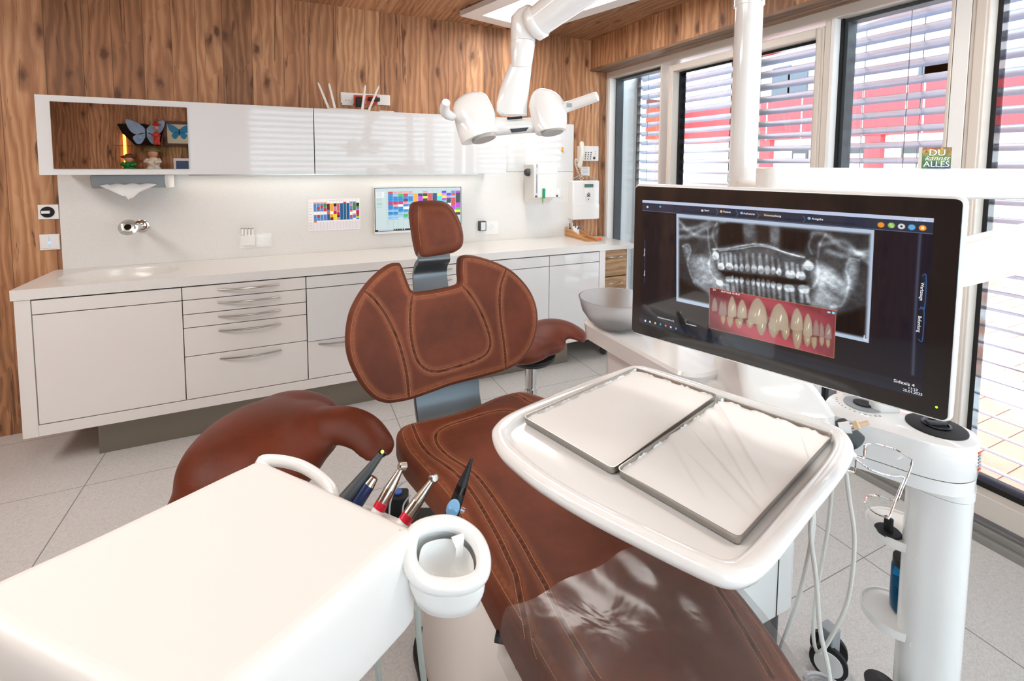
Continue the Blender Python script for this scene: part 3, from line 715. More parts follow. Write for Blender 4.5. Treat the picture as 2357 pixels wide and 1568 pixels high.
# ---- schedules
PAL = dict(b=(.35, .62, .88), B=(.12, .55, .85), l=(.62, .8, .93), p=(.95, .68, .68), r=(.88, .25, .28), m=(.84, .12, .38), g=(.2, .75, .3), G=(.3, .55, .2), n=(.10, .38, .58), N=(.12, .2, .42), y=(.98, .9, .15), o=(.95, .68, .15), O=(.95, .5, .15), k=(.15, .15, .15), d=(.45, .15, .13), v=(.75, .2, .85), w=(1, 1, 1), c=(.3, .9, .85), s=(.93, .45, .38), P=(.95, .6, .78), u=(.15, .25, .9), e=(.9, .9, .89))
def schedule(Wc, Hc, x0, cols, y0, rowh, bg, grid=(.86, .86, .86)):
    c = np.zeros((Hc, Wc, 3)); c[:] = bg; rng = np.random.RandomState(3)
    n = len(cols); cw = (Wc-x0-2)/n
    for i, colm in enumerate(cols):
        xa, xb = int(x0+i*cw)+1, int(x0+(i+1)*cw)
        c[:, xa-1] = np.array(grid)
        for j, ch in enumerate(colm):
            if ch == ' ': continue
            ya_, yb_ = int(y0+j*rowh), int(y0+(j+1)*rowh); blk = np.array(PAL[ch])
            c[ya_:yb_, xa:xb] = blk
            if ch in 'bBlpPsdkmr' and yb_-ya_ > 3:
                c[ya_+1, xa+1:xb-2] = blk*.72
                if rng.rand() < .6: c[ya_+3, xa+1:xa+2+int((xb-xa)*.6)] = blk*.75
                c[yb_-1, xa:xb] = blk*.86
    return c
cols = ['pbbbbbwwbbbbO', 'pbbrrbwwrrbb', 'pbrrbbwwbbbb', 'pGGbrrwwbbbb', ' ddddbssnnnn', ' ooooowwoodd', ' kkPPPmmyyyy', ' sssssPmmkPP', ' nnnnnnnnnnn', 'rnnnnnnnnnnn', ' nnnnnnnnnnn', 'bPPbbrPwwrbb', 'bGGGGGwwPbb ', ' kkGbPmmmGyb']
cv = schedule(150, 88, 14, cols, 8, 4.4, (.97, .96, .97)); cv[64:] = cv[64:]*np.array([.95, .94, .95])
for j in range(10): cv[9+j*8, 3:9] = .7
cv[2, 60:100] = .7; cv[:1] = cv[-1:] = .99
a, b = W(708, 459), W(830, 530)
wd, hh = b.x-a.x, P(708, 459, Y=SY).z-P(708, 533, Y=SY).z
sc_ = thing('schedule_sheet', 'printed colour schedule sheet taped to the splashback left of the small screen', 'paper sheet', (a.x+wd/2, SY-.001, a.z-hh/2))
box('sheet', M_paper, a.x, a.x+wd, SY-.0012, SY-.0004, a.z-hh, a.z, sc_)
canvas_grid('printed_table', cv, WALL_M(a.x+wd/2, SY-.0018, a.z-hh/2), wd-.006, hh-.006, 0, sc_, .8)
# small wall screen
t = thing('wall_monitor', 'white-edged flat screen with a coloured appointment table, behind the headrest', 'monitor', W(960, 485, .03))
D = .045; a, b, c_ = P(861, 432, Y=SY-D), P(1062, 430, Y=SY-D), P(861, 534, Y=SY-D)
zt_ = (a.z+b.z)/2; MB().box(a.x, b.x, SY-D, SY-.004, c_.z-.018, zt_+.003).build('housing', M_white, t, bevel=.003)
cols = ['rBBBmBBlBll  ', 'plBBmpBlBll  ', 'pgBBmwBBll   ', 'pmBdPBwBlgl  ', 'plBBlBwBdlm  ', ' ooooowwoo   ', ' kvvwwwwvk   ', 'pkykyvvwwkk  ', ' rrrrrwwrr   ', ' NNNNNwwNN   ', ' yccclwwcc   ', 'uPyvcwwPPv   ', ' uPNkwwuN    ', 'brlrrrvvwr   ', 'vkkkkvvgyk   ']
cv = schedule(300, 160, 42, cols, 14, 9.6, (.78, .85, .85), grid=(.70, .78, .78))
cv[0:4] = (.75, .78, .85); cv[154:] = (.08, .1, .13); cv[154:, :60] = (.75, .8, .85); cv[154:, :9] = (.1, .15, .25)
for i_, c__ in enumerate(((.9, .7, .2), (.2, .6, .8), (.8, .3, .2), (.8, .8, .8), (.9, .9, .9))): cv[155:158, 64+i_*8:67+i_*8] = c__
cv[14:150, 3:34] = cv[14:150, 3:34]*.9+.1*.95; cv[14:36, 4:30] = .93; cv[58:60, 8:26] = (.5, .85, .5)
for j in range(12): cv[16+j*5, 5:22] = (.6, .66, .68)
for j in range(12): cv[20+j*10, 38:41] = .5
canvas_grid('screen', cv, WALL_M((a.x+b.x)/2, SY-D-.001, (zt_+c_.z)/2), (b.x-a.x)-.010, (zt_-c_.z)-.004, .9, t, .25)
fb = MB(); x0, x1, z0, z1 = a.x+.002, b.x-.002, c_.z, zt_
for q in ((x0, x1, z1-.004, z1), (x0, x1, z0, z0+.003), (x0, x0+.004, z0, z1), (x1-.004, x1, z0, z1)): fb.box(q[0], q[1], SY-D-.002, SY-D, q[2], q[3])
fb.build('bezel', M_blackg, t)
# ---- impression material mixer on the wall
t = thing('mixing_machine', 'white wall-mounted dental mixing machine with green cartridge and black side knobs', 'mixing machine', W(1245, 430, .1))
D = .17
def Q(x, y, d): return P(x, y, Y=WY-.014-d)
fz1, fz0 = Q(1250, 375, D).z, Q(1250, 455, D).z
xl, xr = Q(1236, 420, D).x, Q(1281, 420, D).x
xwl = Q(1204, 440, 0).x
m = MB()
Pf = [(xl-.035, fz1), (xr, fz1), (xr, fz0), (xl-.035, fz0)]
def sect(x, ins=0): 
    return [Vector((x, WY-.016, fz1-.004-ins*.3)), Vector((x, WY-.016-D+.02, fz1-ins*.3)), Vector((x, WY-.016-D, fz1-.02)), Vector((x, WY-.016-D, fz0)), Vector((x, WY-.016-D+.06, fz0-.01)), Vector((x, WY-.06, fz0-.055)), Vector((x, WY-.016, fz0-.045))]
m.loft([sect(xl-.028, .03), sect(xl-.010), sect(xr), sect(xr+.008, .02)]); m.build('machine_body', M_whitem, t, bevel=.006, segs=3)
xc_ = (xl+xr)/2
MB().box(xl+.004, xr-.002, WY-.020-D, WY-.014-D, fz1-.085, fz1-.006).build('upper_flap', M_framew, t, bevel=.002)
MB().box(xl+.004, xr-.002, WY-.020-D, WY-.014-D, fz0+.002, fz1-.088).build('lower_flap', M_framew, t, bevel=.002)
MB().box(xl-.010, xl+.001, WY-.020-D, WY-.014-D, fz0+.03, fz1-.01).build('control_strip', mat('pale_blue_strip', (214, 222, 230), .3), t)
for z_, c in ((fz1-.018, (30, 120, 90)), (fz1-.032, (230, 90, 60))): MB().box(xl-.008, xl-.002, WY-.022-D, WY-.018-D, z_-.004, z_+.004).build('button', mat('button_colour', c, .4), t)
MB().box(xl-.007, xl-.003, WY-.0212-D, WY-.018-D, fz0+.035, fz1-.088).build('display_strip', M_dgrey, t)
M_green = mat('green_cartridge', (0, 150, 106), .3)
gx = P(1253, 440, Y=WY-.034-D).x; MB().box(gx-.010, gx+.010, WY-.034-D, WY-.018-D, fz0-.003, fz0+.072).build('cartridge', M_green, t, bevel=.002)
m = MB(); m.lathe([(.016, 0), (.016, .004), (.007, .005), (.006, .022), (.0025, .040), (.001, .052)], axis_M((gx-.012, WY-.03-D, fz0-.004), (.05, 0, -1)), 14); m.build('mixing_tip', mat('olive_green_tip', (150, 180, 110), .4), t)
for s, xx in ((-1, xl-.032), (1, xr+.008)):
    zz = fz1-.075; m = MB(); m.lathe([(.030, 0), (.030, .012), (.024, .026), (.022, .028), (.0, .028)], axis_M((xx, WY-.10, zz), (s, 0, 0)), 26, caps=False); m.build('side_knob', M_dgrey, t)
for xx in (xl-.012, xr-.001): MB().box(xx-.004, xx+.010, WY-.024-D, WY-.016-D, fz0+.003, fz0+.018).build('latch', M_dgrey, t, bevel=.001)
t = thing('socket_plate', 'white socket plate partly behind the mixing machine', 'socket', W(1283, 440)); plate('frame', M_framew, 1270, 431, 1290, 454, 0, .006, t); plate('insert', M_white, 1272, 434, 1287, 447, .006, .009, t)
# ---- little yellow duck magnet
t = thing('duck_magnet', 'tiny yellow and red magnet figure on the glossy wall panel', 'magnet', Wb(1295, 344, .02))
a = Wb(1295, 345, .025); m = MB(); m.ball(a, .012, .009, .012); m.build('duck_body', mat('yellow_plastic', (242, 186, 30), .35), t)
m = MB(); m.ball(a+Vector((0, 0, .015)), .0055); m.ball(a+Vector((.001, 0, -.014)), .003); m.build('red_tip', mat('orange_red_plastic', (222, 84, 40), .4), t)
# ---- telephone
t = thing('wall_telephone', 'cream corded push-button telephone on the boards by the window', 'telephone', Wb(1350, 352, .03))
a, b = Wb(1343, 336, .05), Wb(1378, 371, .05)
MB().box(a.x-.035, b.x, WY-.05, WY-.002, b.z, a.z).build('phone_body', M_whitem, t, bevel=.006, segs=3)
hx = Wb(1337, 350, .07); pts = [(hx.x+.012, WY-.062, a.z+.015), (hx.x+.004, WY-.088, (a.z*.7+b.z*.3)), (hx.x-.002, WY-.090, (a.z*.3+b.z*.7)), (hx.x-.006, WY-.064, b.z-.035)]
m = MB(); cm = catmull(pts, 6); m.tube(cm, [.016+.006*abs(2*i/(len(cm)-1)-1)**2 for i in range(len(cm))], 12); m.ball(cm[0], .021, .017, .024); m.ball(cm[-1], .021, .017, .024)
m.build('handset', mat('cream_plastic', (226, 222, 208), .35), t, remesh=.004, smoothing=3)
for i in range(3):
    for j in range(4):
        q = P(1349+i*6-(j*.6), 351.5+j*4.8, Y=WY-.053); MB().lathe([(.0052, 0), (.0052, .003)], WALL_M(q.x, WY-.050, q.z), 10).build('key_button', M_dgrey, t)
for j in range(3):
    q = P(1371-j*.5, 349+j*5, Y=WY-.053); MB().box(q.x-.005, q.x+.005, WY-.052, WY-.05, q.z-.002, q.z+.002).build('speed_button', M_grey, t)
q = P(1368, 364, Y=WY-.053); MB().lathe([(.012, 0), (.012, .003)], WALL_M(q.x, WY-.050, q.z), 16).build('round_button', M_dgrey, t)
q0, q1 = Wb(1333, 380, .06), Wb(1343, 468, .05); pts = []
path = catmull([Wb(1334, 379, .06), Wb(1326, 366, .05), Wb(1325, 380, .05), Wb(1334, 405, .05), Wb(1340, 440, .06), Wb(1340, 468, .07), Wb(1344, 468, .07), Wb(1344, 430, .06), Wb(1338, 395, .055), Wb(1334, 382, .06)], 26)
for i, p in enumerate(path): an = i*1.25; pts.append(p+Vector((cos(an)*.008, sin(an)*.008, 0)))
MB().tube(pts, .0022, 5).build('spiral_cord', M_whitem, t)
# note under the phone
t = thing('number_list', 'small white printed note between telephone and grey display unit', 'note', Wb(1348, 395)); plate('sheet', M_paper, 1338, 384, 1357, 405, 0, .001, t, bevel=0, wall=WY)
for i in range(6): plate('text_line', M_grey, 1341, 386+i*2.8, 1354, 386.7+i*2.8, .001, .0015, t, bevel=0, wall=WY)
# ---- water disinfection unit
t = thing('wall_control_unit', 'white wall unit with small green display and four arrow buttons', 'control unit', Wb(1350, 455, .04))
D = .085; a, b = P(1319, 416, Y=WY-D), P(1379, 504, Y=WY-D)
MB().box(a.x, b.x, WY-D, WY-.002, b.z, a.z).build('unit_body', M_white, t, bevel=.012, segs=3)
m = MB(); c0 = P(1355, 440, Y=WY-D); m.prism(ell(.042, .088, 36), 0, .006, WALL_M(c0.x, WY-D+.001, c0.z)); m.build('control_oval', M_whitem, t, bevel=.002)
plate('display', mat('green_lcd', (84, 120, 108), .2), 1346, 424, 1366, 431, D-.001+.006, D+.008, t, wall=WY)
q = P(1355, 449, Y=WY-D-.008)
for dx, dz in ((-.011, .006), (.011, .006), (0, .016), (0, -.004), (-.011, -.010), (.011, -.010)): MB().prism(ell(.0065, .0045, 14), 0, .003, WALL_M(q.x+dx, WY-D-.006, q.z+dz)).build('arrow_button', M_dgrey, t)
MB().lathe([(.005, 0), (.005, .003)], WALL_M(q.x, WY-D-.006, q.z-.035), 14).build('power_button', M_dgrey, t)
plate('lower_cover', M_white, 1319.5, 472, 1378.5, 503, D-.004, D+.003, t, wall=WY)
MB().tube(catmull([Wb(1318, 412, .03), Wb(1335, 404, .04), Wb(1355, 405, .04), Wb(1372, 413, .03)], 8), .003, 8).build('supply_tube', mat('pale_blue_tube', (150, 180, 190), .3), t)
# ---- wooden pen tray on the desk end
t = thing('pen_tray', 'oiled wooden stationery tray at the window end of the worktop', 'pen tray', P(1345, 545, Z=.9))
zt0 = .9005; A_, B_ = P(1315, 541, Z=zt0), P(1383, 556, Z=zt0)
y1_ = WY-.03; x0_ = 2.07; x1_ = 2.145; yfr = P(1383, 556, Z=zt0).y
Mwood = wood('oiled_beech', 'Z', 'X', .4, dark=(120, 78, 46), mid=(186, 132, 84), light=(212, 160, 108), seam=0, knots=0)
MB().prism([(yfr, 0), (y1_, 0), (y1_, .075), (y1_-.06, .07), (yfr+.10, .028), (yfr, .022)], -.006, .006, frame_M((x1_, 0, zt0), (0, 1, 0), (0, 0, 1), (1, 0, 0))).build('tray_side', Mwood, t, smooth=False)
MB().prism([(yfr+.03, 0), (y1_, 0), (y1_, .075), (y1_-.06, .07), (yfr+.13, .028), (yfr+.03, .022)], -.006, .006, frame_M((x0_, 0, zt0), (0, 1, 0), (0, 0, 1), (1, 0, 0))).build('tray_side', Mwood, t, smooth=False)
MB().box(x0_+.006, x1_-.006, yfr+.03, y1_, zt0, zt0+.008).box(x0_+.006, x1_-.006, y1_-.01, y1_, zt0+.008, zt0+.06).box(x0_+.006, x1_-.006, yfr+.15, yfr+.16, zt0+.008, zt0+.04).build('tray_floor', Mwood, t, smooth=False)
rng = random.Random(4)
for i, (m_, lab) in enumerate(((M_blackg, 'black pen standing at the left in the wooden tray'), (M_framew, 'white pen leaning in the wooden tray'), (M_dgrey, 'dark grey pen in the middle of the wooden tray'), (mat('navy_pen', (40, 50, 90), .3), 'navy pen leaning left in the wooden tray'), (M_steel, 'silver pen lying low in the wooden tray'))):
    bx0 = Vector((x0_+.014+i*.011, y1_-.05-.006*i, zt0+.014)); d_ = Vector((-.25+.12*i, -.25, .9-.1*i)).normalized()
    pn = MB().tube([bx0, bx0+d_*.07, bx0+d_*.11], [.0045, .005, .0035], 10).build('pen', m_); MB().tube([bx0+d_*.075+Vector((0, -.006, 0)), bx0+d_*.11+Vector((0, -.006, 0))], .0014, 6).build('clip', M_chrome, pn); tag(pn, lab, 'pen', 'pens in the wooden tray')
nb_ = MB().box(-.028, .028, -.002, .002, 0, .085, Matrix.Translation((x1_-.036, y1_-.105, zt0+.010)) @ Matrix.Rotation(-.25, 4, 'X')).build('note_pad', M_paper); tag(nb_, 'white note pad standing in the wooden pen tray', 'note pad')
q = P(1355, 546, Z=.892)
mk = MB().tube([(2.19, WY-.20, .8945), (2.26, WY-.235, .8945)], .0075, 12).build('highlighter', M_framew); MB().tube([(2.225, WY-.2175, .8945), (2.275, WY-.2425, .8945)], .0088, 12).build('cap', mat('neon_orange', (255, 96, 30), .4), mk); tag(mk, 'orange-capped white marker lying beside the wooden pen tray', 'marker')
# ---- router, sockets and adapter on top of the wall cabinets
tz = uz1+.0005
t = thing('wifi_router', 'white router with four raised antennas on top of the wall cabinet', 'router', (P(800, 245, Y=WY-.12).x, WY-.12, tz))
xa_, xb_ = P(752, 245, Y=WY-.14).x, P(845, 250, Y=WY-.14).x
MB().box(xa_, xb_, WY-.19, WY-.06, tz, tz+.022).build('router_body', M_whitem, t, bevel=.006)
for (x0, y0_, x1, y1_) in ((772, 247, 757, 192), (758, 249, 732, 190), (833, 249, 841, 196), (847, 251, 872, 198)):
    a_, b_ = P(x0, y0_, Y=WY-.13), P(x1, y1_, Y=WY-.13); a_.z = tz+.012
    m = MB(); m.loft([[p+Vector((s1*w_, s2*.004, 0)) for s1, s2 in ((-1, -1), (1, -1), (1, 1), (-1, 1))] for p, w_ in ((a_, .0085), (a_+(b_-a_)*.9, .006), (b_, .003))]); m.build('antenna', M_whitem, t, bevel=.001)
t = thing('socket_strip', 'white five-gang wall socket plate with orange inserts above the wall cabinet', 'socket', Wb(840, 228))
plate('frame', M_framew, 784, 212, 898, 243, 0, .010, t, wall=WY); M_or = mat('orange_socket', (214, 74, 38), .4)
def gang(x0, x1, m_, hole):
    q0 = P(x0, 230, Y=WY-.012); q1 = P(x1, 230, Y=WY-.012)
    s = box('socket_insert', m_, q0.x, q1.x, WY-.013, WY-.010, q0.z-.034, q0.z+.034, t)
    if hole: MB().lathe([(.022, .013), (.022, .014), (.018, .014), (.018, .0132)], WALL_M((q0.x+q1.x)/2, WY, q0.z), 24).build('socket_rim', m_, s); MB().lathe([(.003, .0133), (.003, .015)], WALL_M((q0.x+q1.x)/2-.009, WY, q0.z), 8).lathe([(.003, .0133), (.003, .015)], WALL_M((q0.x+q1.x)/2+.009, WY, q0.z), 8).build('pin_hole', M_black, s)
gang(787, 812, M_white, True); gang(814, 841, M_or, False); gang(843, 869, M_or, False); gang(873, 896, M_white, False)
tag(plate('plug', M_black, 820, 222, 834, 246, .014, .05, bevel=.003, wall=WY), 'black upright plug adapter in the left orange socket', 'plug')
tag(plate('plug', M_black, 849, 223, 875, 233, .014, .05, bevel=.003, wall=WY), 'black flat plug adapter in the right orange socket', 'plug')
tag(MB().tube(catmull([Wb(872, 230, .04), Wb(862, 241, .05), Wb(852, 250, .06), Wb(838, 249, .07)], 8), .002, 6).build('power_cable', M_black), 'thin black cable trailing behind the router antennas', 'cable')
t = thing('network_box', 'small white electronic box on the wall cabinet right of the router', 'network box', (P(895, 255, Y=WY-.13).x, WY-.13, tz))
q0, q1 = P(871, 255, Y=WY-.13).x, P(930, 258, Y=WY-.13).x
MB().box(q0, q0+(q1-q0)*.55, WY-.18, WY-.08, tz, tz+.022).build('box_body', M_whitem, t, bevel=.003); MB().box(q0+(q1-q0)*.5, q1, WY-.17, WY-.09, tz+.001, tz+.014).build('box_wing', M_framew, t, bevel=.003)
MB().box(q0+.03, q0+.055, WY-.1805, WY-.179, tz+.006, tz+.016).build('small_display', M_grey, t)

# ================================================================== SHELF ON THE WALL BEHIND THE CAMERA (seen in the mirror)
def Mi(x, y):
    """the point of the rear wall that shows in the mirror at a photo pixel"""
    h = P(x, y, Y=UY-.005); d = h-CAM; t_ = ((UY-.005)-(RY+.12))/d.y
    return Vector((h.x+d.x*t_, RY+.12, h.z+d.z*t_))
sh0, sh1 = Mi(262, 335), Mi(436, 335); z_sh = sh0.z
xs0, xs1 = sh0.x, Mi(470, 335).x
t = thing('glass_shelf', 'clear glass shelf on the boards, reflected in the mirror', 'shelf', (xs0, RY+.12, z_sh))
box('shelf_board', glass_mat('green_glass', (.75, .92, .82), .1), min(xs0, xs1), max(xs0, xs1), RY+.005, RY+.24, z_sh-.004, z_sh+.004, t)
z_lo = Mi(300, 389).z
t = thing('wooden_shelf', 'wooden shelf below the glass one, reflected at the mirror bottom', 'shelf', (xs0, RY+.12, z_lo-.03))
box('shelf_board', M_soffit, min(xs0, xs1), max(xs0, xs1), RY+.001, RY+.26, z_lo-.06, z_lo-.03, t)
q = Mi(281, 350); t = thing('strip_light', 'warm vertical light strip beside the shelves, seen in the mirror', 'light', (q.x, RY+.02, q.z))
zt1, zb1 = Mi(281, 308).z, Mi(281, 386).z
box('light_tube', mat('warm_led', (255, 150, 50), .4, emit=9), q.x-.012, q.x+.012, RY+.004, RY+.016, zb1, zt1, t); box('mount', M_steel, q.x-.016, q.x+.016, RY+.001, RY+.0035, zb1, zt1, t)
def butterfly(M, s, m_, parent, edge):
    for sg in (-1, 1):
        w1 = catmull([(0, .02*s, 0), (.05*s*sg, .10*s, 0), (.17*s*sg, .16*s, 0), (.19*s*sg, .12*s, 0), (.15*s*sg, .02*s, 0), (.08*s*sg, -.02*s, 0)], 5, True)
        w2 = catmull([(0, .0, 0), (.09*s*sg, -.02*s, 0), (.13*s*sg, -.06*s, 0), (.09*s*sg, -.13*s, 0), (.04*s*sg, -.11*s, 0)], 5, True)
        m = MB(); m.prism([(p.x, p.y) for p in w1], 0, .003, M); m.prism([(p.x, p.y) for p in w2], 0, .003, M); m.build('wing', m_, parent)
    MB().tube([M @ Vector((0, .06*s, .004)), M @ Vector((0, -.06*s, .004))], .008*s, 8).build('insect_body', M_black, parent)
RW = lambda x, y, z: frame_M((x, y, z), (-1, 0, 0), (0, 0, 1), (0, 1, 0))
q = Mi(333, 306); t = thing('butterfly_board', 'dark wooden board with pale blue and white painted butterfly, in the mirror', 'painting', (q.x, RY+.05, z_sh+.005))
m = MB(); wL, wR = abs(Mi(266, 300).x-q.x), abs(Mi(372, 300).x-q.x); hT, hB = Mi(330, 284).z-q.z, z_sh+.005-q.z
sg = -1 if Mi(266, 300).x > q.x else 1
pl = [(-sg*-wL*1.0, hT*.9), (sg*wR*.1, hT), (-sg*wR, hT*.6), (-sg*wR*.8, hB), (sg*wL*.4, hB), (sg*wL*.85, hB*.0)]
m.prism(pl, 0, .02, RW(q.x, RY+.04, q.z)); m.build('board', M_blackg, t)
butterfly(RW(q.x, RY+.061, q.z+.0), 1.0, mat('pale_blue_wing', (150, 178, 214), .5, var=.35, vscale=40), t, None)
q = Mi(409, 305); t = thing('framed_butterfly', 'brown picture frame with a bright blue butterfly, in the mirror', 'picture', (q.x, RY+.05, z_sh+.005))
wF = abs(Mi(372, 300).x-Mi(445, 300).x)/2; hF = (Mi(400, 279).z-z_sh)/2; cz = z_sh+.006+hF
for (x0, x1, z0, z1) in ((-wF, wF, hF-.035, hF), (-wF, wF, -hF, -hF+.035), (-wF, -wF+.035, -hF+.035, hF-.035), (wF-.035, wF, -hF+.035, hF-.035)): MB().box(x0, x1, z0, z1, 0, .025, RW(q.x, RY+.008, cz)).build('frame_bar', mat('dark_brown_frame', (86, 48, 34), .4) if 'dark_brown_frame' not in MATS else MATS['dark_brown_frame'], t)
MB().box(-wF+.03, wF-.03, -hF+.03, hF-.03, 0, .01, RW(q.x, RY+.012, cz)).build('backing', mat('cream_card', (214, 206, 184), .7), t)
butterfly(RW(q.x-.0, RY+.024, cz+.02), .62, mat('morpho_blue', (20, 130, 176), .4), t, None)
def figurine(px, body, head, extra, lab, k=1.0, zz=z_lo-.03, hh=.26):
    q = Mi(px, 370); t = thing('figurine', lab, 'figurine', (q.x, RY+.13, zz)); x, y = q.x, RY+.13; zz += .012
    m = MB(); m.ball((x, y, zz+hh*.30), .06*k, .05*k, hh*.26); m.ball((x-.03*k, y+.01, zz+hh*.07), .035*k, .045*k, hh*.10); m.ball((x+.03*k, y+.01, zz+hh*.07), .035*k, .045*k, hh*.10)
    m.tube([(x-.05*k, y+.01, zz+hh*.45), (x-.07*k, y+.04, zz+hh*.35), (x-.02*k, y+.06, zz+hh*.32)], .018*k, 8); m.tube([(x+.05*k, y+.01, zz+hh*.45), (x+.07*k, y+.04, zz+hh*.35), (x+.02*k, y+.06, zz+hh*.32)], .018*k, 8)
    m.build('figure_body', body, t, remesh=.006, smoothing=2)
    MB().ball((x, y+.01, zz+hh*.68), .045*k, .042*k, .045*k).build('head', head, t); MB().ball((x, y-.005, zz+hh*.80), .085*k, .06*k, .022*k).ball((x, y-.005, zz+hh*.86), .045*k, .045*k, .03*k).build('hat', extra, t)
M_skin = mat('painted_skin', (206, 150, 120), .5)
figurine(298, mat('green_glaze', (40, 130, 60), .3), M_skin, mat('brown_glaze', (110, 70, 50), .4), 'small figurine in green on the lower shelf, in the mirror', 1.0, hh=.2)
figurine(354, mat('cream_glaze', (222, 216, 200), .3), M_skin, mat('olive_glaze', (120, 110, 70), .4), 'figurine in white with a wide olive hat, in the mirror', 1.1, hh=.3)
figurine(364, mat('red_striped_glaze', (200, 60, 50), .4), M_skin, mat('red_glaze', (190, 40, 40), .4), 'slim red and white doll beside the butterfly board, in the mirror', .55, zz=z_sh+.005, hh=.3)
q = Mi(418, 372); t = thing('photo_frame', 'white photo frame standing on the lower shelf, in the mirror', 'photo frame', (q.x, RY+.08, z_lo-.03)); MB().box(-.09, .09, 0, .16, 0, .012, RW(q.x, RY+.07, z_lo-.029)).build('frame', M_white, t); MB().box(-.065, .065, .03, .13, .012, .014, RW(q.x, RY+.07, z_lo-.03)).build('photo', mat('blue_photo', (70, 90, 130), .4), t)

# ================================================================== DENTAL CHAIR
def seg_dist(P_, A, closed):
    """distance from points (n,2) to a polyline (m,2)"""
    B = np.roll(A, -1, 0) if closed else A[1:]
    A0 = A if closed else A[:-1]
    d = np.full(len(P_), 1e9)
    for a, b in zip(A0, B):
        ab = b-a; L = (ab**2).sum()
        if L < 1e-14: continue
        t = np.clip(((P_-a) @ ab)/L, 0, 1); q = P_-(a+t[:, None]*ab); d = np.minimum(d, (q**2).sum(1))
    return np.sqrt(d)
def resample(pts, step, closed):
    pts = [np.array(p, float) for p in pts]
    if closed: pts = pts+[pts[0]]
    L = [0]
    for a, b in zip(pts, pts[1:]): L.append(L[-1]+np.linalg.norm(b-a))
    n = max(3, int(L[-1]/step)); out = []
    for i in range(n if closed else n+1):
        s = L[-1]*i/n; j = max(k for k in range(len(L)) if L[k] <= s+1e-12); j = min(j, len(pts)-2)
        t = (s-L[j])/max(1e-12, L[j+1]-L[j]); out.append(pts[j]*(1-t)+pts[j+1]*t)
    return np.array(out)
def pad(name, outline, seams, back, er, f, parent, grid=.007, groove=.0045, bulge=.006, m=None, edge_seam=None, smooth_pts=4, label=None):
    """upholstered pad: outline in (u,v); f(u,v,w) -> world point; w=0 front, -back at the rear; er edge radius"""
    ol = resample([(p.x, p.y) for p in catmull([(a, b, 0) for a, b in outline], smooth_pts, True)], grid*.9, True)
    area = 0.5*np.sum(ol[:, 0]*np.roll(ol[:, 1], -1)-np.roll(ol[:, 0], -1)*ol[:, 1])
    if area < 0: ol = ol[::-1].copy()
    sm = [resample([(p.x, p.y) for p in catmull([(a, b, 0) for a, b in s], 5)], .008, False) for s in seams]
    tg = np.roll(ol, -1, 0)-np.roll(ol, 1, 0); tg /= np.linalg.norm(tg, axis=1)[:, None]; nm = np.stack([-tg[:, 1], tg[:, 0]], 1)
    for _ in range(3): nm = (nm+np.roll(nm, 1, 0)+np.roll(nm, -1, 0)); nm /= np.linalg.norm(nm, axis=1)[:, None]
    n = len(ol); rings = []
    for a in (0, 30, 60, 90):         # rear rounding
        r = er*.8; rings.append((ol+nm*(r*(1-sin(radians(a)))), np.full(n, -back+r*(1-cos(radians(a))) if False else -back+r*(1-cos(radians(90-a)) if False else 1-cos(radians(a))))))
    for a in (0, 25, 50, 70, 90):
        rings.append((ol+nm*(er*(1-cos(radians(a)))), np.full(n, -er+er*sin(radians(a)))))
    inner = rings[-1][0]
    u0, v0 = inner.min(0); u1, v1 = inner.max(0)
    gu, gv = np.meshgrid(np.arange(u0, u1, grid), np.arange(v0, v1, grid)); gp = np.stack([gu.ravel(), gv.ravel()], 1); gp[:, 0] += (np.round((gp[:, 1]-v0)/grid) % 2)*grid*.5
    # keep inside points
    x, y = gp[:, 0], gp[:, 1]; ins = np.zeros(len(gp), bool); j = n-1
    for i in range(n):
        xi, yi = inner[i]; xj, yj = inner[j]; c = ((yi > y) != (yj > y)) & (x < (xj-xi)*(y-yi)/(yj-yi+1e-15)+xi); ins ^= c; j = i
    gp = gp[ins]; gp = gp[seg_dist(gp, inner, True) > grid*.55]
    vs2 = [Vector(p) for p in inner]+[Vector(p) for p in gp]
    r = delaunay_2d_cdt(vs2, [], [list(range(n))], 1, 1e-7)
    cv_ = np.array([[p.x, p.y] for p in r[0]]); tri = r[2]
    de = seg_dist(cv_, ol, True)
    ds = np.full(len(cv_), 1.0)
    for s in sm: ds = np.minimum(ds, seg_dist(cv_, s, False))
    if edge_seam: ds = np.minimum(ds, np.abs(de-edge_seam)+.0035)
    wv_ = bulge*np.clip((de-er)/.05, 0, 1)**.6-groove*np.exp(-(ds/.0045)**2)+.0018*np.exp(-((ds-.011)/.006)**2)
    wv_[de < er*1.02] = 0
    V = []
    for rg, wz in rings[:-1]: V += [f(a, b, c) for (a, b), c in zip(rg, wz)]
    F = []; nr = len(rings)-1
    base = nr*n
    # map ring -1 to cdt vertices by position
    V += [f(a, b, c) for (a, b), c in zip(cv_, wv_)]
    key = {}
    for i, (a, b) in enumerate(cv_): key[(round(a, 6), round(b, 6))] = i
    idx = [key.get((round(a, 6), round(b, 6))) for a, b in inner]
    for k_i, (a, b) in enumerate(inner):
        if idx[k_i] is None: idx[k_i] = int(np.argmin(((cv_-np.array([a, b]))**2).sum(1)))
    for q in range(nr-1):
        for i in range(n): j = (i+1) % n; F.append((q*n+i, q*n+j, (q+1)*n+j, (q+1)*n+i))
    for i in range(n):
        j = (i+1) % n
        if idx[i] != idx[j]: F.append(((nr-1)*n+i, (nr-1)*n+j, base+idx[j], base+idx[i]))
    F += [tuple(base+t for t in tr) for tr in tri]
    # back cap
    r2 = delaunay_2d_cdt([Vector(p) for p in rings[0][0]], [], [list(range(n))], 1, 1e-7)
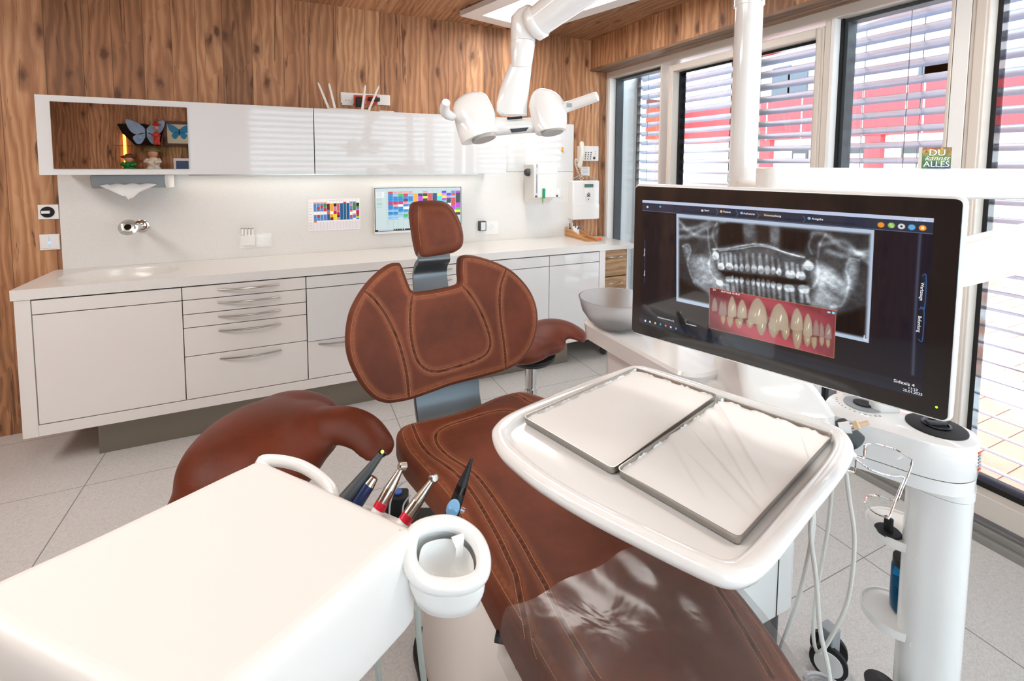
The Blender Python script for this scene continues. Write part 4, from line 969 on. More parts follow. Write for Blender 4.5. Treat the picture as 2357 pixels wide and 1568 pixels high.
    b2 = len(V); V += [f(p.x, p.y, -back) for p in r2[0]]; F += [tuple(b2+t for t in tr[::-1]) for tr in r2[2]]
    mb = MB(); mb.v = [tuple(v) for v in V]; mb.f = F; mb.mi = [0]*len(F)
    o = mb.build(name, m or M_leather, parent, angle=60, label=label)
    # worn leather beside the seams and dark crease in them
    wear = np.zeros((len(V), 4), np.float32); wear[:, 3] = 1
    wear[base:base+len(cv_), 0] = np.clip((.75 if name != 'seat' else .50)*np.exp(-((ds-.010)/.006)**2)+.26*np.exp(-((de-er*1.2)/.010)**2), 0, 1)
    wear[base:base+len(cv_), 1] = np.exp(-(ds/.0022)**2)
    ca = o.data.color_attributes.new('wear', 'FLOAT_COLOR', 'POINT'); ca.data.foreach_set('color', wear.ravel())
    # stitches, one mesh of thread
    st = MB()
    def stitch(line, off, closed=False):
        t_ = np.gradient(line, axis=0); t_ /= np.maximum(1e-9, np.linalg.norm(t_, axis=1))[:, None]; nn = np.stack([-t_[:, 1], t_[:, 0]], 1); ln = line+nn*off
        rs = resample(list(ln), .0052, False)
        # heights at the stitches
        d_e = seg_dist(rs, ol, True); d_s = np.full(len(rs), 1.0)
        for s in sm: d_s = np.minimum(d_s, seg_dist(rs, s, False))
        hh = bulge*np.clip((d_e-er)/.05, 0, 1)**.6-groove*np.exp(-(d_s/.0045)**2)+.0018*np.exp(-((d_s-.011)/.006)**2)
        for i in range(0, len(rs)-1):
            if d_e[i] < er*.5: continue
            a, b = rs[i], rs[i]*.28+rs[i+1]*.72
            st.tube([f(a[0], a[1], hh[i]+.0002), f((a[0]+b[0])/2, (a[1]+b[1])/2, hh[i]+.0010), f(b[0], b[1], hh[i]+.0002)], .00065, 4)
    for s in sm: stitch(s, .0062); stitch(s, -.0062)
    if edge_seam: stitch(ol+nm*edge_seam, 0)
    if st.v: st.build('stitching', M_stitch, o, smooth=False, label='tan thread')
    return o

chair = thing('dental_chair', 'brown leather dental chair with wide winged backrest, headrest and long seat', 'dental chair', (.6, 1.0, 0))
# -- backrest
th_ = radians(14); B0 = P(1045, 893, k=1.74); Xv = Vector((1, 0, 0)); Vv = Vector((0, sin(th_), cos(th_))); Nv = Vector((0, -cos(th_), sin(th_)))
def hit(px, py, O, N):
    d = ray(px, py); t = (O-CAM).dot(N)/d.dot(N); return CAM+d*t
def uv(px, py, O=None, N=None):
    O = O or B0; N = N or Nv; q = hit(px, py, O, N)-O; return (q.dot(Xv), q.dot(Vv))
def fb(u, v, w):
    c = .55*(u-.0)**2*.35        # wings bend slightly forward
    return B0+Xv*u+Vv*v+Nv*(w+c)
OL = [(917.5, 604.8), (896, 607.5), (869.4, 625.7), (843, 652), (820, 685), (803, 722), (795, 768), (797, 811), (810, 851), (833, 891), (859.5, 917.5), (886, 928), (909, 928), (946, 921), (992, 906), (1042, 888), (1091.6, 875), (1141, 861), (1171, 849.5), (1198, 831), (1221, 798), (1232.5, 758), (1234, 725), (1227.5, 692), (1211, 659), (1181, 625.7), (1148, 605.8), (1111.5, 592.5), (1085, 586.6), (1068, 587), (1059, 596), (1057.5, 625.7), (1059, 645), (1052, 655.5), (1005, 666.5), (962, 672), (949, 668.8), (940.7, 652), (930.8, 625.7), (924, 609)]
def c1(x, y): return (760+x*.3316, 440+y*.3316)
S1 = [c1(*p) for p in ((228, 692), (280, 730), (340, 800), (400, 895), (455, 1010), (498, 1140), (528, 1280), (543, 1430))]
S2 = [c1(*p) for p in ((572, 712), (556, 800), (552, 920), (566, 1060), (600, 1170), (655, 1232), (740, 1252), (880, 1218), (1010, 1172), (1085, 1120), (1105, 1045), (1080, 940), (1030, 820), (965, 715), (912, 655))]
S3 = [c1(*p) for p in ((1212, 550), (1178, 640), (1166, 740), (1172, 870), (1190, 1010), (1205, 1130), (1212, 1240))]
pad('backrest', [uv(*p) for p in OL], [[uv(*p) for p in s] for s in (S1, S2, S3)], .055, .016, fb, chair, edge_seam=.015, label='wide winged leather backrest')
# -- headrest
H0 = P(1012, 560, k=1.80); thh = radians(6); VvH = Vector((0, sin(thh), cos(thh))); NvH = Vector((0, -cos(thh), sin(thh)))
def uvh(px, py): q = hit(px, py, H0, NvH)-H0; return (q.dot(Xv), q.dot(VvH))
def fh(u, v, w): return H0+Xv*u+VvH*v+NvH*(w+.018*(v/.1)*(-.6)-.35*(u-.0)**2*1.2-.0)
OH = [c1(*p) for p in ((590, 90), (618, 70), (680, 63), (760, 62), (820, 72), (862, 104), (905, 170), (932, 245), (942, 320), (930, 385), (880, 425), (800, 448), (720, 462), (655, 470), (622, 455), (602, 380), (584, 250), (576, 150))]
HS1 = [c1(*p) for p in ((612, 84), (606, 150), (606, 250), (614, 350), (626, 455))]; HS2 = [c1(*p) for p in ((812, 76), (862, 128), (902, 200), (926, 280), (934, 340))]
pad('headrest', [uvh(*p) for p in OH], [[uvh(*p) for p in s] for s in (HS1, HS2)], .085, .028, fh, chair, grid=.005, bulge=.014, groove=.003, label='rounded leather headrest')
# -- neck and lumbar brackets
def strip(name, prof, x0, x1, m, parent, th=.012):
    """bent metal strip: prof = [(y, z, half width scale)]"""
    pts = catmull([(0, y, z) for y, z in prof], 6); rings = []
    for i, p in enumerate(pts):
        a = pts[max(0, i-1)]; b = pts[min(len(pts)-1, i+1)]; t = (b-a).normalized(); nn = Vector((0, -t.z, t.y))
        x0_ = x0[0]+(x0[1]-x0[0])*i/(len(pts)-1); x1_ = x1[0]+(x1[1]-x1[0])*i/(len(pts)-1)
        rings.append([Vector((x0_, p.y, p.z))+nn*th, Vector((x1_, p.y, p.z))+nn*th, Vector((x1_, p.y, p.z))-nn*th, Vector((x0_, p.y, p.z))-nn*th])
    mb = MB(); mb.loft(rings); return mb.build(name, m, parent, bevel=.004, angle=50)
yb_, zb_ = H0.y, H0.z
n0, n1 = P(966, 590, Y=yb_).x, P(1036, 590, Y=yb_).x
l0, l1 = P(952, 660, Y=yb_+.02).x, P(1034, 650, Y=yb_+.02).x
zc = P(1000, 600, Y=yb_).z; zd = P(1000, 662, Y=yb_).z
strip('neck_bracket', [(yb_+.045, zc+.10), (yb_+.015, zc+.02), (yb_+.010, zc+.000), (yb_+.035, zc-.018), (yb_+.055, zc-.045), (yb_+.055, zc-.075), (yb_+.03, zd-.03), (yb_+.0, zd-.10)], (n0, l0), (n1, l1), M_greym, chair, .010)
b0, b1 = P(952, 945, Y=B0.y+.04).x, P(1102, 915, Y=B0.y+.04).x
strip('lumbar_bracket', [(B0.y+.09, B0.z+.18), (B0.y+.06, B0.z+.06), (B0.y+.05, B0.z-.02), (B0.y+.03, B0.z-.08), (B0.y-.02, B0.z-.14), (B0.y-.12, B0.z-.19), (B0.y-.25, B0.z-.20)], (b0, b0+.01), (b1, b1+.0), M_greym, chair, .014)
# -- seat
SZ = .60
def seat_z(x, y): return SZ-.0+.012*max(0, (y-1.25))/.3
OS = [(.286, 1.49), (.290, 1.535), (.311, 1.568), (.354, 1.582), (.43, 1.580), (.50, 1.581), (.59, 1.597), (.68, 1.625), (.76, 1.634), (.80, 1.625), (.835, 1.59), (.87, 1.53), (.885, 1.45), (.878, 1.36), (.855, 1.25), (.838, 1.15), (.836, 1.0), (.842, .85), (.850, .70), (.832, .59), (.80, .49), (.765, .38), (.70, .30), (.60, .27), (.50, .29), (.44, .36), (.405, .46), (.385, .56), (.374, .68), (.366, .80), (.358, .92), (.354, 1.04), (.350, 1.14), (.334, 1.24), (.308, 1.34), (.289, 1.42)]
def sxy(px, py): q = P(px, py, Z=SZ); return (q.x, q.y)
def c7(x, y): return sxy(880+x*.319, 900+y*.319)
def c5(x, y): return sxy(800+x*.4667, 1180+y*.4667)
SS1 = [c7(*p) for p in ((212, 255), (235, 330), (280, 420), (350, 495), (450, 560), (540, 630), (620, 720), (700, 840), (770, 960), (840, 1090), (900, 1220), (960, 1350), (985, 1470), (1000, 1540))]+[c5(*p) for p in ((880, 560), (900, 680), (940, 790))]
SS2 = [c7(*p) for p in ((1140, 200), (1020, 195), (900, 180), (780, 195), (620, 245), (480, 290), (400, 335), (385, 385), (410, 440), (480, 505), (590, 570), (680, 640), (760, 740), (850, 870), (930, 1000), (1010, 1130), (1090, 1280), (1180, 1440))]+[c5(*p) for p in ((1000, 440), (1060, 560), (1130, 680), (1200, 800), (1240, 860))]
SS3 = [c7(*p) for p in ((898, 32), (960, 62), (1020, 95), (1075, 125))]+[(.86, 1.40), (.82, 1.25), (.79, 1.1), (.785, .95), (.80, .80)]+[sxy(*p) for p in ((1612, 1310), (1663, 1380), (1775, 1568))]
SS3 = [(a, b) for a, b in SS3]
def fs(u, v, w): return Vector((u, v, seat_z(u, v)+w-.0-(.014*max(0, 1-abs(u-.60)/.12) if v > .5 else 0)*0))
pad('seat', OS, [SS1, SS2, SS3], .085, .022, fs, chair, grid=.009, bulge=.010, edge_seam=.022, label='long leather seat cushion')
# -- white underbody and rubber foot
def body_ring(z, x0, x1, y0, y1, r=.09): return [Vector((a, b, z)) for a, b in rrect(x1-x0, y1-y0, r, 6, (x0+x1)/2, (y0+y1)/2)]
m = MB(); m.loft([body_ring(.03, .315, .87, .38, 1.40), body_ring(.20, .325, .865, .38, 1.38), body_ring(.36, .345, .86, .38, 1.33), body_ring(.46, .36, .85, .40, 1.26), body_ring(.512, .385, .83, .42, 1.15)])
m.build('underbody', M_whitem, chair, angle=50, label='white moulded shell')
m = MB(); m.loft([body_ring(.0, .295, .885, .36, 1.42), body_ring(.03, .297, .883, .362, 1.418)]); m.build('base_plate', M_black, chair, bevel=.006)
m = MB(); m.loft([[Vector((x, y, z)) for x, y in ((.40, 1.1), (.80, 1.1), (.80, 1.5), (.40, 1.5))] for z in (.40, .5)]); m.build('seat_carrier', M_greym, chair, bevel=.02)
# -- clear plastic foot cover
m = MB(); rows = []
Lp = [(1170, 1420), (1290, 1362), (1400, 1310), (1520, 1250), (1640, 1180)]
edge = catmull([(*sxy(*p), 0) for p in Lp], 10)
nx, ny = 80, 90
rng = np.random.RandomState(5)
def wob(x, y):
    return .0022*sin(x*26+2*sin(y*13))*sin(y*15+2*sin(x*14))+.0010*sin(x*43+y*21+3*sin(x*9))
Aq = Vector((*sxy(1170, 1420), 0)); Bq = Vector((*sxy(1520, 1250), 0)); dq = (Bq-Aq)/(Bq.x-Aq.x)
for j in range(ny+1):
    row = []
    for i in range(nx+1):
        s = i/nx; x = .35+(.86-.35)*s; ytop = Aq.y+(x-Aq.x)*dq.y+.006*sin(x*40); y = ytop+(.28-ytop)*j/ny
        xl_ = np.interp(y, [.27, .36, .46, .56, .68, .80, 1.0], [.47, .435, .398, .378, .366, .358, .352])-.011; xr_ = np.interp(y, [.30, .38, .49, .59, .70, .85, 1.0], [.70, .768, .803, .835, .852, .845, .838])+.011
        x = xl_+(xr_-xl_)*s; s = abs(s*2-1); drop = .0 if s < .90 else ((s-.90)/.10)**2.6*.10
        z = seat_z(x, y)+.019+wob(x, y)-drop*(1.0)
        row.append(Vector((x-(.0 if s < .95 else 0), y, z)))
    rows.append(row)
m.loft(rows, caps=False, closed=False)
pm = bpy.data.materials.new('clear_vinyl'); pm.use_nodes = True; nt = pm.node_tree; nt.nodes.clear()
out = nt.nodes.new('ShaderNodeOutputMaterial'); mx = nt.nodes.new('ShaderNodeMixShader'); tr = nt.nodes.new('ShaderNodeBsdfTransparent'); gl = nt.nodes.new('ShaderNodeBsdfGlossy')
gl.inputs['Roughness'].default_value = .16; tr.inputs[0].default_value = (.90, .90, .90, 1); mx.inputs[0].default_value = .045
nz = nt.nodes.new('ShaderNodeTexNoise'); nz.inputs['Scale'].default_value = 9; nz.inputs['Detail'].default_value = 2; nz.inputs['Distortion'].default_value = 1.4; tcn = nt.nodes.new('ShaderNodeTexCoord'); bp = nt.nodes.new('ShaderNodeBump'); bp.inputs['Strength'].default_value = .35; bp.inputs['Distance'].default_value = .006
nt.links.new(tcn.outputs['Object'], nz.inputs['Vector']); nt.links.new(nz.outputs['Fac'], bp.inputs['Height']); nt.links.new(bp.outputs[0], gl.inputs['Normal'])
df = nt.nodes.new('ShaderNodeBsdfDiffuse'); df.inputs[0].default_value = (.55, .52, .50, 1); m2 = nt.nodes.new('ShaderNodeMixShader'); m2.inputs[0].default_value = .10
nt.links.new(tr.outputs[0], m2.inputs[1]); nt.links.new(df.outputs[0], m2.inputs[2]); nt.links.new(m2.outputs[0], mx.inputs[1]); nt.links.new(gl.outputs[0], mx.inputs[2]); nt.links.new(mx.outputs[0], out.inputs[0])
tag(m.build('plastic_cover', pm), 'clear wrinkled plastic cover over the foot end of the leather chair', 'plastic cover')
a = P(1140, 1465, Z=.53); b = P(1200, 1540, Z=.50)
tag(MB().tube(catmull([a, a*.5+b*.5+Vector((.02, .005, .004)), b, b+Vector((.03, -.05, -.02))], 8), .010, 8).build('rubber_strap', M_black), 'black rubber strap end at the left side of the plastic cover', 'strap')

# ================================================================== SADDLE STOOLS
def stool(C_, rot, label, zc=.62, q=1.0, off=(0, 0), slim=False):
    """saddle stool; local +x points along the narrow arm of the saddle"""
    t = thing('saddle_stool', label, 'stool', (C_[0], C_[1], 0), 'brown leather saddle stools')
    Rz = Matrix.Rotation(rot, 4, 'Z'); M = Matrix.Translation((C_[0], C_[1], zc)) @ Rz @ Matrix.Translation((off[0], off[1], 0)) @ Matrix.Diagonal((q, q, q, 1))
    m = MB()
    def el(c, r, tilt=0):
        mm = MB(); mm.ball((0, 0, 0), *r, n=36, m=24); Mt = M @ Matrix.Translation(c) @ Matrix.Rotation(tilt, 4, 'Y'); m.add([Mt @ Vector(v) for v in mm.v], mm.f)
    if slim: el((0, .0, .0), (.19, .20, .072)); el((.10, -.03, .012), (.16, .13, .055), .1)
    else: el((0, -.02, 0), (.196, .245, .118)); el((.0, -.16, -.07), (.165, .15, .12)); el((.02, .14, .0), (.16, .12, .095)); el((.09, .02, .03), (.13, .15, .075), .15)
    path = catmull([(.06, .02, .045), (.16, .035, .062), (.23, .04, .066), (.30, .02, .055), (.352, -.01, .03), (.385, -.03, .002)], 6); n = len(path); rings = []
    for i, p in enumerate(path):
        s_ = i/(n-1); a = path[max(0, i-1)]; b = path[min(n-1, i+1)]; tt = (b-a).normalized(); side = Vector((0, 1, 0)); side = (side-tt*side.dot(tt)).normalized(); up_ = tt.cross(side); up_ = up_ if up_.z > 0 else -up_
        wd = (.10-.035*s_)*(1.45 if slim else 1)*(1 if s_ < .85 else sqrt(max(.05, 1-((s_-.85)/.16)**2))); th = (.040-.014*s_)*(1 if s_ < .85 else sqrt(max(.08, 1-((s_-.85)/.16)**2)))
        rings.append([M @ (p+side*cos(2*pi*j/20)*wd+up_*(sin(2*pi*j/20)*th-.03*cos(2*pi*j/20)**2)) for j in range(20)])
    m.loft(rings)
    m.build('saddle_seat', M_leather2, t, remesh=.008, smoothing=14)
    MB().lathe([(.10, .0), (.12, .02), (.12, .035), (.03, .035)], Matrix.Translation((C_[0], C_[1], zc-(.088 if slim else .15))), 28).build('seat_plate', M_black, t)
    m = MB(); m.lathe([(.033, .10), (.033, .40), (.028, .40), (.028, zc-(.07 if slim else .12))], Matrix.Translation((C_[0], C_[1], 0)), 24); m.build('gas_column', M_chrome, t)
    for k in range(5):
        a_ = 2*pi*k/5+rot; ex, ey = C_[0]+.24*cos(a_), C_[1]+.24*sin(a_)
        leg = MB().tube([(C_[0], C_[1], .10), (C_[0]+.12*cos(a_), C_[1]+.12*sin(a_), .09), (ex, ey, .072)], [.022, .017, .012], 10).build('leg', M_chrome, t)
        MB().lathe([(.022, -.020), (.025, -.017), (.025, .017), (.022, .020)], axis_M((ex, ey, .026), (-sin(a_), cos(a_), 0)), 18).build('castor', M_dgrey, leg)
    return t

c_ = P(600, 1040, k=1.36)
stool((c_.x, c_.y), -YAW, 'brown saddle stool at the left of the dental chair, behind the delivery unit', c_.z+.012, .95, (.01, 0))
c_ = P(1222, 838, k=2.34)
stool((c_.x, c_.y), -YAW+.30, 'brown saddle stool mostly hidden behind the wide backrest', c_.z+.105, .92, (-.07, .0), True)

# ================================================================== TREATMENT UNIT
def rbox(mb, x0, x1, y0, y1, zr, r=.03):
    """rounded-plan body lofted through (z, inset) rows"""
    mb.loft([[Vector((a, b, z)) for a, b in rrect(x1-x0-2*i, y1-y0-2*i, max(.004, r-i*.5), 6, (x0+x1)/2, (y0+y1)/2)] for z, i in zr]); return mb
unit = thing('treatment_unit', 'white treatment unit tower with water bowl and rounded column, right of the chair', 'treatment unit', (1.05, .95, 0))
rbox(MB(), .935, 1.17, .735, 1.30, [(.36, .012), (.37, 0), (.90, 0), (.935, .004), (.95, .02)], .05).build('unit_tower', M_white, unit, angle=40)
rbox(MB(), .95, 1.15, .76, 1.27, [(0, 0), (.359, 0)], .04).build('unit_base', M_dgrey, unit)
for y in (.86, 1.02): MB().box(.9335, .9355, y, y+.0015, .62, .90).build('panel_joint', M_gap, unit)
MB().box(.9335, .9355, .86, 1.02, .798, .7995).build('panel_joint', M_gap, unit)
# front cover seam of the tower
MB().box(1.075, 1.0765, .733, .736, .37, .93).build('panel_joint', M_gap, unit)
# shoulder below the screen
m = MB(); tl = [P(*p, k=q) for p, q in (((1690, 850), 1.10), ((1850, 905), 1.02), ((1805, 985), .98), ((1595, 930), 1.03))]
c0_ = Vector((sum(p.x for p in tl)/4, sum(p.y for p in tl)/4, .98))
sh = [Vector((1.02, .90, 1.02)), Vector((1.15, .78, 1.02))]
Msh = Matrix.Translation((1.06, .80, 0)) @ Matrix.Rotation(radians(-28), 4, 'Z')
m = MB(); m.loft([[Msh @ Vector((a*sx_, b*sx_+oy, z)) for a, b in rrect(.19, .24, .03, 6)] for z, sx_, oy in ((.92, 1.05, -.05), (.955, 1.02, -.05), (.985, .9, -.015), (1.01, .78, .03), (1.05, .70, .05), (1.07, .62, .055))]); m.build('shoulder', M_white, unit, angle=40)
# arm to the bowl
bowl_c = P(1416, 752, k=1.55); bz = bowl_c.z
m = MB(); rbox(m, .885, 1.13, .86, 1.37, [(bz-.075, .03), (bz-.062, .006), (bz-.012, 0), (bz-.003, .006)], .06); m.build('bowl_arm', M_white, unit, angle=40)
m = MB(); m.lathe([(.035, 0), (.06, .004), (.085, .022), (.108, .055), (.118, .092), (.120, .098), (.116, .098), (.104, .058), (.080, .027), (.055, .011), (.0, .009)], Matrix.Translation((bowl_c.x, bowl_c.y, bz)), 44, caps=False)
m.build('rinsing_bowl', mat('frosted_glass', (248, 249, 250), .28, trans=.9, ior=1.2), unit, label='frosted glass rinsing bowl')
# oval head on the column
HZ = .93
def h6(x, y, z=HZ): return P(1850+x*.4515, 860+y*.4515, Z=z)
ho = [h6(*p) for p in ((104, 170), (112, 130), (150, 102), (210, 96), (330, 118), (520, 168), (700, 228), (850, 285), (895, 325), (900, 358), (870, 376), (800, 382), (700, 368), (600, 345), (500, 315), (400, 285), (320, 262), (220, 235), (140, 205))]
ho = [(p.x, p.y) for p in catmull([(p.x, p.y, 0) for p in ho], 5, True)]
hcx = sum(p[0] for p in ho)/len(ho); hcy = sum(p[1] for p in ho)/len(ho)
def hring(z, s): return [Vector((hcx+(x-hcx)*s, hcy+(y-hcy)*s, z)) for x, y in ho]
m = MB(); m.loft([hring(HZ-.075, .985), hring(HZ-.072, 1.0), hring(HZ-.006, 1.0), hring(HZ-.001, .985), hring(HZ, .965)]); m.build('column_head', M_white, unit, angle=40)
m = MB(); m.loft([hring(HZ-.105, .99), hring(HZ-.0765, .99)]); m.build('head_base', M_white, unit)
m = MB(); m.loft([hring(HZ-.0765, .975), hring(HZ-.0745, .975)]); m.build('head_joint', M_gap, unit)
dc = h6(675, 272); dv = (Vector((ho[0][0], ho[0][1], 0))-Vector((dc.x, dc.y, 0))).normalized()
m = MB(); m.lathe([(.0, 0), (.053, 0), (.053, .003), (.048, .005), (.0, .005)], Matrix.Translation((dc.x, dc.y, HZ)), 40, caps=False); m.build('filter_cap', M_black, unit)
m = MB(); m.lathe([(.024, .0052), (.026, .0075), (.022, .008), (.020, .0055)], Matrix.Translation((dc.x, dc.y, HZ)), 30, caps=False); m.build('cap_ring', M_blackg, unit)
MB().prism(rrect(.040, .011, .004), .0055, .013, frame_M((dc.x, dc.y, HZ), (.86, -.5, 0), (.5, .86, 0), (0, 0, 1))).build('cap_grip', M_dgrey, unit, bevel=.001)
sc2 = h6(300, 160); m = MB(); m.lathe([(.0, 0), (.038, 0), (.038, .003), (.0, .003)], Matrix.Translation((sc2.x, sc2.y, HZ)), 36, caps=False); m.build('dial_plate', M_grey, unit)
m = MB(); m.lathe([(.0, .003), (.019, .003), (.019, .006), (.012, .0065), (.0, .0045)], Matrix.Translation((sc2.x, sc2.y, HZ)), 30, caps=False); m.build('dial_knob', M_black, unit)
for i in range(13):
    a_ = radians(115+i*11); q = Vector((sc2.x+.052*cos(a_), sc2.y+.052*sin(a_), HZ+.0006))
    text('scale_mark', str(i+1), frame_M(q, (-sin(a_), cos(a_), 0), (-cos(a_), -sin(a_), 0), (0, 0, 1)), .006, M_grey, unit)
st = h6(410, 180); m = MB(); m.prism(rrect(.062, .036, .016, 6), 0, .10, frame_M((st.x, st.y, HZ+.0005), (.9, -.44, 0), (.44, .9, 0), (0, 0, 1))); m.build('screen_post', M_whitem, unit)
# column
colc = h6(735, 330, HZ-.105); cdir = (Vector((dc.x, dc.y, 0))-Vector((sc2.x, sc2.y, 0))).normalized(); cn = Vector((-cdir.y, cdir.x, 0))
cc_ = Vector((dc.x, dc.y, 0))+cdir*.012
Mc = frame_M((cc_.x, cc_.y, 0), cdir, cn, (0, 0, 1))
m = MB(); m.loft([[Mc @ Vector((a, b, z)) for a, b in rrect(.112, .104, .046, 8)] for z in (.012, .80)]); m.build('column', M_white, unit)
m = MB(); m.loft([[Mc @ Vector((a, b, z)) for a, b in rrect(.115, .107, .047, 8)] for z in (.802, HZ-.1055)]); m.build('column_collar', M_white, unit)
m = MB(); m.loft([[Mc @ Vector((a, b, z)) for a, b in rrect(.24, .24, .09, 8)] for z in (0, .012)]); m.build('column_foot', M_dgrey, unit)
# side label on the head
q = h6(893, 372, HZ-.03)
for i in range(6):
    e = (P(2249-i*.2, 1040+i*7.5, k=.905)); MB().box(e.x-.005, e.x+.004, e.y-.005, e.y-.003, e.z-.0018, e.z+.0018).build('warning_mark', MATS['button_colour'] if i in (0, 5) else M_grey, unit)
# shelves on the column
for zz, (px, py), mm in ((.655, (2068, 1212), 'upper'), (.455, (2056, 1405), 'lower')):
    q = P(px, py, Z=zz); m = MB(); m.lathe([(.0, -.022), (.058, -.022), (.062, -.018), (.0635, -.002), (.0635, .002), (.060, .002), (.058, -.002), (.0, -.003)], Matrix.Translation((q.x, q.y, zz)), 40, caps=False)
    o = m.build('shelf', M_whitem, unit)
    mb = MB(); mb.tube([(q.x+.06, q.y-.0, zz-.012), (cc_.x-.05, cc_.y, zz-.012)], .012, 10); mb.build('bracket', M_whitem, o)
tp = thing('drain_plug', 'black round plug with upright grip on the upper shelf of the column', 'plug', P(2046, 1222, Z=.654))
e = P(2044, 1224, Z=.654); MB().lathe([(.025, 0), (.026, .002), (.024, .004), (.0, .004)], Matrix.Translation(e), 28, caps=False).build('plug_disc', M_black, tp)
MB().prism(rrect(.010, .018, .004), .003, .034, Matrix.Translation(e)).build('grip', M_black, tp, bevel=.001)
tb = thing('water_bottle', 'blue transparent bottle with black cap on the lower shelf of the column', 'bottle', P(2092, 1395, Z=.454))
e = P(2086, 1408, Z=.454); e = Vector((e.x, e.y, .454))
MB().lathe([(.028, 0), (.032, .006), (.033, .03), (.033, .105), (.030, .112)], Matrix.Translation(e), 32).build('bottle_body', mat('blue_bottle', (20, 130, 190), .06, trans=.75, ior=1.2), tb)
MB().lathe([(.029, .0), (.029, .060)], Matrix.Translation(e+Vector((0, 0, .004))), 28).build('blue_liquid', mat('blue_liquid', (10, 90, 170), .1), tb)
MB().lathe([(.031, .1125), (.031, .128), (.0, .130)], Matrix.Translation(e), 28, caps=False).build('cap', M_black, tb)
e = P(2030, 1556, Z=.36); MB().lathe([(.030, 0), (.032, .01), (.0, .02)], Matrix.Translation((e.x, e.y, .33)), 24, caps=False).tube([(e.x, e.y, .335), (cc_.x-.05, cc_.y, .33)], .012).build('hose_holder', M_black, unit)
# suction connector
e = P(1962, 1008, Z=.92); m = MB(); ax = Vector((.62, -.35, -.25)).normalized()
m.tube([e+Vector((-.0, .03, .012)), e+Vector((.022, .005, -.018))], [.0215, .0225], 22); m.build('connector_body', M_dgrey, unit)
m = MB(); m.tube([P(1932, 985, k=1.0), P(1958, 984, k=.99)], [.010, .012], 16); m.build('white_elbow', M_white, unit)
m = MB(); m.tube([P(1956, 984, k=.99), P(1966, 981, k=.985)], .008, 14); m.build('metal_ring', M_chrome, unit)
m = MB(); m.tube([P(1966, 980, k=.985), P(1976, 978, k=.98), P(1977, 978, k=.98), P(1999, 973, k=.975)], [.0085, .0085, .0045, .0045], 12); m.build('tan_nozzle', mat('tan_plastic', (214, 186, 150), .4), unit)

# ---- arms
pole = thing('lamp_pole', 'tall white pole rising behind the large screen', 'pole', P(1710, 400, k=1.36))
pc = P(1709, 400, k=1.36); pc = Vector((pc.x, pc.y, 0))
MB().lathe([(.036, .9505), (.036, 2.0)], Matrix.Translation(pc), 36).build('pole_tube', M_white, pole)
zj = P(1722, 12, Y=pc.y).z
MB().lathe([(.0395, zj-.002), (.0395, 2.42), (.03, 2.44)], Matrix.Translation(pc), 36).build('pole_collar', M_white, pole)
MB().box(pc.x-.001, pc.x+.001, pc.y-.040, pc.y-.038, zj, 2.4).build('collar_joint', M_gap, pole)
pa = bpy.data.objects['lamp_pole']
beam = thing('support_arm', 'long white horizontal arm behind the top of the large screen', 'support arm', P(1760, 400, k=1.05))
m = MB(); bl, br = P(1762, 414, k=1.06), P(2357, 414, k=1.0); dd = (br-bl); dd.z = 0; dd.normalize(); nn = Vector((-dd.y, dd.x, 0))
Lb = (br-bl).length+.25; zt_b, zb_b = 1.496, 1.432
Mb = frame_M((bl.x, bl.y, 0), dd, nn, (0, 0, 1))
m.loft([[Mb @ Vector((x, y, z)) for x, y in rrect(Lb, .085, .02, 5, Lb/2, .03)] for z in (zb_b, zt_b)]); m.build('arm_housing', M_whitem, beam, bevel=.004)
MB().tube([(pc.x, pc.y, 1.44), (bl.x+.03, bl.y+.02, 1.44)], .022, 16).build('arm_joint', M_whitem, beam)
card = thing('motto_card', 'small square card reading DU kannst ALLES over coloured leaves, standing on the arm', 'card', P(2170, 378, k=1.02))
ka = P(2137, 376, k=.99); kb = P(2205, 376, k=.985); cx3 = (kb-ka); wq = cx3.length; cx3.normalize(); cx3.z = 0; cx3.normalize()
Mk = frame_M(((ka.x+kb.x)/2, (ka.y+kb.y)/2+.012, zt_b+.001+.021), cx3, (0, 0, 1), Vector((cx3.y, -cx3.x, 0)))
hq = .0225
MB().box(-wq/2, wq/2, -hq+.0005, hq, -.010, 0, Mk).build('card_block', M_paper, card, smooth=False)
rg = np.random.RandomState(8); R_, C_ = 40, 58; cv = np.zeros((R_, C_, 3)); cv[:] = (.25, .4, .15)
yy, xx = np.mgrid[0:R_, 0:C_]
for i in range(190):
    r_, c__ = rg.rand()*R_, rg.rand()*C_; a_ = rg.rand()*3; u_ = (xx-c__)*cos(a_)+(yy-r_)*sin(a_); v_ = -(xx-c__)*sin(a_)+(yy-r_)*cos(a_)
    f_ = r_/R_; base_ = ((.93, .45, .15), (.90, .75, .2), (.55, .70, .2), (.30, .55, .2), (.15, .35, .55))[min(4, int(f_*4.2+rg.rand()))]
    cv[(u_/4.5)**2+(v_/2.2)**2 < 1] = np.array(base_)*(.5+.3*rg.rand())
canvas_grid('card_print', np.clip(cv, 0, 1), Mk @ Matrix.Translation((0, 0, .0006)), wq, hq*2, 0, card, .5)
text('lettering', 'DU', Mk @ Matrix.Translation((-.000, .0105, .001)), .0185, M_framew, card, depth=.0003, sx=1.25); text('lettering', 'ALLES', Mk @ Matrix.Translation((0, -.0135, .001)), .0165, M_framew, card, depth=.0003, sx=1.2)
text('lettering', 'kannst', Mk @ Matrix.Translation((0, -.0010, .001)), .0135, M_framew, card, shear=.4, sx=1.35, depth=.0001)

